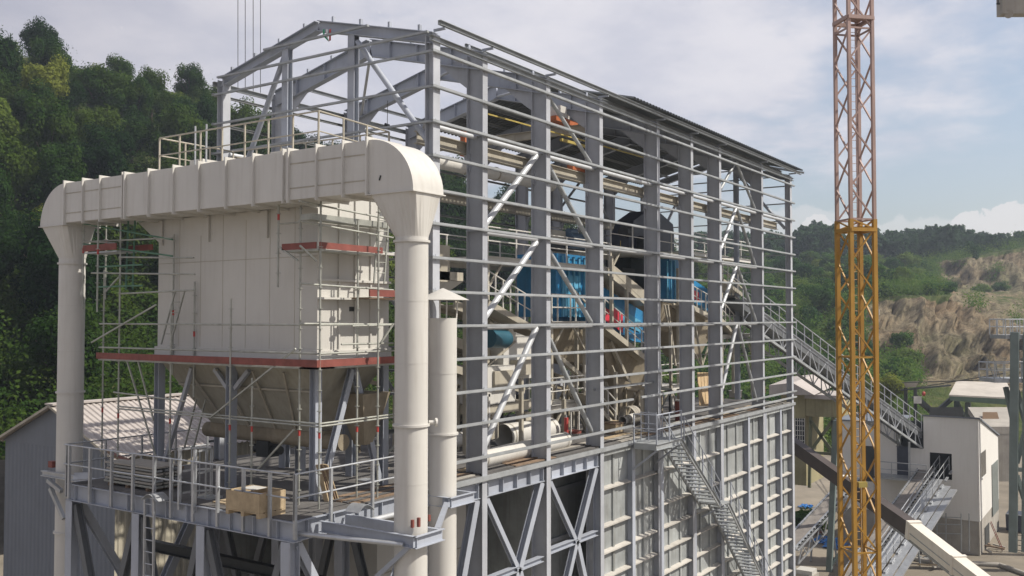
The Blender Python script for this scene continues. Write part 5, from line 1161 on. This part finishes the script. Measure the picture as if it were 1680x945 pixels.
# left wooded hill
KL = [
 ([(-400, 772), (1500, 690)], [(-400, 55), (90, 62), (400, 70), (1300, 140)]),
 ([(-400, 420), (90, 430), (400, 470), (700, 500), (1000, 520), (1300, 545)], [(-400, 85), (90, 95), (700, 130), (1300, 200)]),
 ([(-400, 85), (0, 98), (60, 92), (105, 122), (140, 160), (200, 160), (340, 168), (400, 235), (520, 285), (600, 300), (700, 325), (770, 365), (850, 378), (900, 430), (1000, 436), (1300, 432)], [(-400, 135), (90, 150), (500, 175), (740, 190), (1000, 240), (1300, 330)]),
 ([(-400, 110), (0, 120), (100, 150), (300, 215), (1000, 455), (1300, 450)], [(-400, 190), (90, 200), (1300, 420)]),
]
vsL, rowsL, wL, obL = terrain('wooded_hill', -420, 1260, 120, KL, HM, 14, 1.0, lambda i, t, px: 0)
# ================================================================== trees
def leafmat(name, c0, c1, c2):
    mt = bpy.data.materials.new(name); mt.use_nodes = True; t = mt.node_tree; b = t.nodes['Principled BSDF']; lk = t.links
    b.inputs['Roughness'].default_value = .85; b.inputs['Specular IOR Level'].default_value = .08
    oi = t.nodes.new('ShaderNodeObjectInfo'); g = t.nodes.new('ShaderNodeNewGeometry')
    n = t.nodes.new('ShaderNodeTexNoise'); n.inputs['Scale'].default_value = .35; n.inputs['Detail'].default_value = 4; lk.new(g.outputs['Position'], n.inputs['Vector'])
    a = t.nodes.new('ShaderNodeMath'); a.operation = 'MULTIPLY_ADD'; lk.new(oi.outputs['Random'], a.inputs[0]); a.inputs[1].default_value = .75; a.inputs[2].default_value = -.32
    ad = t.nodes.new('ShaderNodeMath'); lk.new(a.outputs[0], ad.inputs[0]); lk.new(n.outputs[0], ad.inputs[1])
    r = t.nodes.new('ShaderNodeValToRGB'); lk.new(ad.outputs[0], r.inputs[0]); e = r.color_ramp.elements
    e[0].position, e[0].color = .25, (*c0, 1); e[1].position, e[1].color = .85, (*c2, 1); k = e.new(.55); k.color = (*c1, 1)
    lk.new(r.outputs[0], b.inputs['Base Color'])
    tr = t.nodes.new('ShaderNodeBsdfTranslucent'); lk.new(r.outputs[0], tr.inputs['Color']); mx = t.nodes.new('ShaderNodeMixShader'); mx.inputs[0].default_value = .42
    lk.new(b.outputs[0], mx.inputs[1]); lk.new(tr.outputs[0], mx.inputs[2]); lk.new(mx.outputs[0], t.nodes['Material Output'].inputs[0]); return mt
LF = leafmat('leaves', (.012, .035, .008), (.027, .064, .011), (.065, .105, .016))
LFY = leafmat('leaves_yellowish', (.07, .11, .02), (.12, .17, .03), (.19, .22, .04))
LFD = leafmat('leaves_far', (.024, .070, .014), (.055, .125, .022), (.12, .18, .035))
LFR = leafmat('leaves_ridge', (.012, .040, .022), (.024, .062, .032), (.045, .09, .038))
BARK = mat('bark', (.09, .07, .05), .9, 0, .3, 2)
def crown(seed, R, H, z0, nclump, nleaf, ls):
    rnd = random.Random(seed); vs = []; fs = []
    cl = []
    for k in range(nclump):
        while True:
            p = Vector((rnd.uniform(-1, 1), rnd.uniform(-1, 1), rnd.uniform(-1, 1)))
            if p.length < 1: break
        p *= .5+.5*rnd.random()**.5/max(p.length, .25)*min(p.length, 1)
        cl.append((Vector((p.x*R*.8, p.y*R*.8, z0+H/2+p.z*H*.42)), R*rnd.uniform(.24, .42)))
    for c, r in cl:
        for k in range(nleaf):
            d = Vector((rnd.gauss(0, 1), rnd.gauss(0, 1), rnd.gauss(0, 1))).normalized(); q = c+d*r*(rnd.random()**.35)*Vector((1, 1, .8)).length/1.6
            nrm = (d+Vector((rnd.uniform(-.7, .7), rnd.uniform(-.7, .7), rnd.uniform(-.3, .9)))).normalized()
            u = nrm.orthogonal().normalized(); u = (u*math.cos(k)+nrm.cross(u)*math.sin(k)).normalized(); w = nrm.cross(u); s = ls*rnd.uniform(.6, 1.3)
            b = len(vs); vs += [q-u*s-w*s*.5, q+u*s*.2-w*s*.7, q+u*s+w*s*.4, q-u*s*.3+w*s*.7]; fs.append((b, b+1, b+2, b+3))
    return vs, fs
def tree_proto(seed, R, H, z0, ncl, nl, ls, lm):
    vs, fs = crown(seed, R, H, z0, ncl, nl, ls)
    me = bpy.data.meshes.new('crown'); me.from_pydata([tuple(v) for v in vs], [], fs); me.update(); me.materials.append(lm)
    b = MB(); rnd = random.Random(seed+5); b.tube((0, 0, -1), (0, 0, z0+H*.55), .22, 8, .1)
    for k in range(5):
        a = rnd.random()*6.28; z = z0+rnd.random()*H*.3; b.tube((0, 0, z), (math.cos(a)*R*.6, math.sin(a)*R*.6, z+H*.3), .09, 6, .03)
    o = b.build('trunk', BARK, None); tm = o.data; bpy.data.objects.remove(o)
    return me, tm
PR = [tree_proto(s, 3.3, 6.8, 2.2, 34, 300, .135, LF) for s in (1, 2, 3, 4)]
PY = [tree_proto(s, 3.2, 6.0, 2.2, 34, 300, .135, LFY) for s in (8, 9)]
PF = [tree_proto(s, 3.4, 6.5, 1.6, 26, 200, .19, LFD) for s in (21, 22, 23)]
def put_tree(p, sc_, proto, label, group, rz, sz=1.0, nm='tree'):
    t = thing(nm, label, 'tree', p, group); t.rotation_euler = (0, 0, rz); t.scale = (sc_, sc_, sc_*sz)
    for n_, me in (('crown', proto[0]), ('trunk', proto[1])):
        o = bpy.data.objects.new(n_, me); COL.objects.link(o); o.parent = t
rnd = random.Random(5)
cnt = 0; used = []
def hill_pt(vs, rows, w, u, v):
    r = min(len(rows)-2, int(v)); j = min(w-2, int(u)); fu, fv = u-j, v-r
    g = lambda a, b_: Vector(vs[a*w+b_])
    return (g(r, j)*(1-fu)+g(r, j+1)*fu)*(1-fv)+(g(r+1, j)*(1-fu)+g(r+1, j+1)*fu)*fv
tries = 0
while cnt < 176 and tries < 12000:
    tries += 1
    u = rnd.uniform(0, wL-1.01); v = rnd.uniform(.5, 27.3)
    px = -420+1680*u/120
    if px > 1130 or (px > 420 and v < 12) : continue
    p = hill_pt(vsL, rowsL, wL, u, v)
    if px > 170 and px < 700 and v < 8: continue
    d = 4.6 if px < 380 else 6.0
    if v > 26: d *= .8
    if any((p.x-q.x)**2+(p.y-q.y)**2 < d*d for q in used): continue
    used.append(p); cnt += 1
    k = rnd.randrange(4); yy = rnd.random() < .07; top_ = v > 25
    s_ = (rnd.uniform(.75, 1.0) if top_ else rnd.uniform(.9, 1.3))*(1.0 if px < 400 else 1.15)
    put_tree(p-Vector((0, 0, .5)), s_, PY[k % 2] if yy else PR[k], 'yellowish green broadleaf tree among darker trees on the wooded hill at the left' if yy else 'dense dark green broadleaf tree on the wooded hill at the left',
             'yellowish trees on the left hill' if yy else 'dark trees on the left hill', rnd.random()*6.28, rnd.uniform(.9, 1.3) if v < 25 else rnd.uniform(.85, 1.1))
print('left trees', cnt)
# undergrowth below the left wood
def undergrowth(name, vs, rows, w, n, cond, m_, seed, s0, s1, lift):
    r_ = random.Random(seed); V_ = []; F_ = []
    while n > 0:
        u = r_.uniform(0, w-1.01); v = r_.uniform(0, len(rows)-1.01)
        if not cond(u, v): n -= .1; continue
        n -= 1; p = hill_pt(vs, rows, w, u, v)
        for k in range(36):
            q = p+Vector((r_.gauss(0, .9), r_.gauss(0, .9), abs(r_.gauss(0, lift)))); s = r_.uniform(s0, s1)
            a = Vector((r_.uniform(-1, 1), r_.uniform(-1, 1), r_.uniform(-1, 1))).normalized(); c = a.orthogonal().normalized()
            b = len(V_); V_ += [q-a*s, q-c*s*.6, q+a*s, q+c*s*.6]; F_.append((b, b+1, b+2, b+3))
    me = bpy.data.meshes.new(name); me.from_pydata([tuple(x) for x in V_], [], F_); me.update(); me.materials.append(m_)
    o = bpy.data.objects.new(name, me); COL.objects.link(o); o['kind'] = 'stuff'; o['label'] = name.replace('_', ' ')+' covering the hillside'; o['category'] = 'undergrowth'
undergrowth('undergrowth', vsL, rowsL, wL, 11000, lambda u, v: v < 28.5 and -420+1680*u/120 < 1240, LF, 4, .12, .24, 1.8)
# right hill: trees one can tell apart
def jr(px): return (px-980)/920*400
cnt = 0; used = []; tries = 0
zones = []
def okR(px, v):
    i = v/9
    if i < 1: return px < 1500 and rnd.random() < .3
    if i < 2: return px < 1500
    if i < 3: return (1425 < px < 1500 and i < 2.3) or (px < 1425 and i < 2.75)
    if i < 4: return px < 1420 or (px < 1560 and rnd.random() < .15)
    if i < 5: return px < 1545 or rnd.random() < .05
    if i < 6: return px < 1530
    return i < 7.9 and (px < 1700 or i > 6.6)
while cnt < 120 and tries < 30000:
    tries += 1
    px = rnd.uniform(1000, 1720); v = rnd.uniform(3, 54)
    if not okR(px, v): continue
    p = hill_pt(vsR, rowsR, wR, jr(px), v)
    if any((p.x-q.x)**2+(p.y-q.y)**2 < 36 for q in used): continue
    used.append(p); cnt += 1; hi = v > 54
    far = (p-CAM).length
    s_ = rnd.uniform(.8, 1.2)*(1.45 if hi else 1.0 if far > 180 else .8)
    yy = rnd.random() < .05 and not hi
    put_tree(p-Vector((0, 0, 2.3 if px > 1500 and not hi else .8)), s_*(.75 if px > 1530 else 1), PY[0] if yy else PF[rnd.randrange(3)], 'tall dark tree on the ridge above the quarry' if hi else 'pale yellow green bush on the slope round the quarry' if yy else 'green tree on the slope round the quarry',
             'trees on the ridge' if hi else 'yellow green bushes round the quarry' if yy else 'trees round the quarry', rnd.random()*6.28, rnd.uniform(1.1, 1.5) if hi else rnd.uniform(.7, 1.0), nm='tree')
print('right trees', cnt)
o = V(1452, 625, D=118); put_tree(o-Vector((0, 0, 4.5)), .9, PY[1], 'bright yellow green tree just right of the crane mast above the conveyor', None, 0, .8)
o = V(1322, 800, D=72); put_tree(Vector((o.x, o.y, GZ-1.6)), .8, PF[0], 'low green bush behind the narrow conveyor, beside the cream building', None, 1, .55, nm='bush')
# far ridge wood as one mass
def mass_wood(name, label, vs, rows, w, n, cond, m_, seed, base, smin, smax):
    r_ = random.Random(seed); V_ = []; F_ = []
    while n > 0:
        u = r_.uniform(0, w-1.01); v = r_.uniform(0, len(rows)-1.01)
        if not cond(u, v): n -= .02; continue
        n -= 1; p = hill_pt(vs, rows, w, u, v); a = r_.random()*6.28; s = r_.uniform(smin, smax); sz = s*r_.uniform(.8, 1.2); c_, s_ = math.cos(a)*s, math.sin(a)*s; b = len(V_)
        V_ += [(p.x+q.x*c_-q.y*s_, p.y+q.x*s_+q.y*c_, p.z-1+q.z*sz) for q in base[0]]; F_ += [tuple(b+i for i in f) for f in base[1]]
    me = bpy.data.meshes.new(name); me.from_pydata(V_, [], F_); me.update(); me.materials.append(m_)
    o = bpy.data.objects.new(name, me); COL.objects.link(o); o['kind'] = 'stuff'; o['label'] = label; o['category'] = 'wood'
mass_wood('wooded_slope', 'dense lower wood filling between the trees of the left hill', vsL, rowsL, wL, 420, lambda u, v: -250 < -420+1680*u/120 < 1130 and 6 < v < 29, LF, 41, crown(61, 3.0, 5.2, .6, 16, 110, .17), .7, 1.05)
mass_wood('bushy_slope', 'dense low wood filling between the trees round the quarry', vsR, rowsR, wR, 330, lambda u, v: (lambda px, i: (3 < i < 6 and px < 1530) or (i < 2.7 and px < 1425) or (6 < i < 6.6 and px < 1600))(980+920*u/400, v/9), LFD, 42, crown(62, 3.0, 4.6, .3, 14, 70, .24), .6, 1.2)
def far_wood():
    r_ = random.Random(77); V_ = []; F_ = []
    base = crown(31, 3.6, 11.0, 2.0, 14, 42, .5)
    for k in range(620):
        px = r_.uniform(1130, 1760); v = r_.uniform(56, 66); p = hill_pt(vsR, rowsR, wR, jr(px), v)
        a = r_.random()*6.28; s = r_.uniform(.65, .95)*(1.25 if 1320 < px < 1365 else 1); s *= 1-max(0, min(.5, (px-1560)/160)); sz = s*r_.uniform(.9, 1.25); c_, s_ = math.cos(a)*s, math.sin(a)*s; b = len(V_)
        V_ += [(p.x+q.x*c_-q.y*s_, p.y+q.x*s_+q.y*c_, p.z-1+q.z*sz) for q in base[0]]; F_ += [tuple(b+i for i in f) for f in base[1]]
    me = bpy.data.meshes.new('ridge_wood'); me.from_pydata(V_, [], F_); me.update(); me.materials.append(LFR)
    o = bpy.data.objects.new('ridge_wood', me); COL.objects.link(o); o['kind'] = 'stuff'; o['label'] = 'dark wood along the ridge above the quarry'; o['category'] = 'wood'
far_wood()
undergrowth('scrub', vsR, rowsR, wR, 16000, lambda u, v: (lambda px, i: (i > 3 and px < 1540) or (px < 1420) or (i < 2.15 and px < 1500) or (i > 6.1) or (i > 3 and noise.noise(Vector((u*.065, v*.2, 3))) > .46))(980+920*u/400, v/9), LFD, 9, .12, .28, 1.5)
# haze
hz_ = bpy.data.meshes.new('haze'); bb = MB(); bb.box(-520, 900, -620, 800, GZ-1.6, 130)
hzo = bb.build('haze', mat('tmp', (1, 1, 1)), None)
hm = bpy.data.materials.new('haze_air'); hm.use_nodes = True; t = hm.node_tree; t.nodes.remove(t.nodes['Principled BSDF'])
pv = t.nodes.new('ShaderNodeVolumePrincipled'); pv.inputs['Color'].default_value = (.74, .84, 1.0, 1); pv.inputs['Density'].default_value = .00045; pv.inputs['Anisotropy'].default_value = .2
t.links.new(pv.outputs[0], t.nodes['Material Output'].inputs['Volume']); hzo.data.materials.clear(); hzo.data.materials.append(hm); hzo['kind'] = 'stuff'; hzo['label'] = 'thin pale haze over the valley'; hzo['category'] = 'haze'
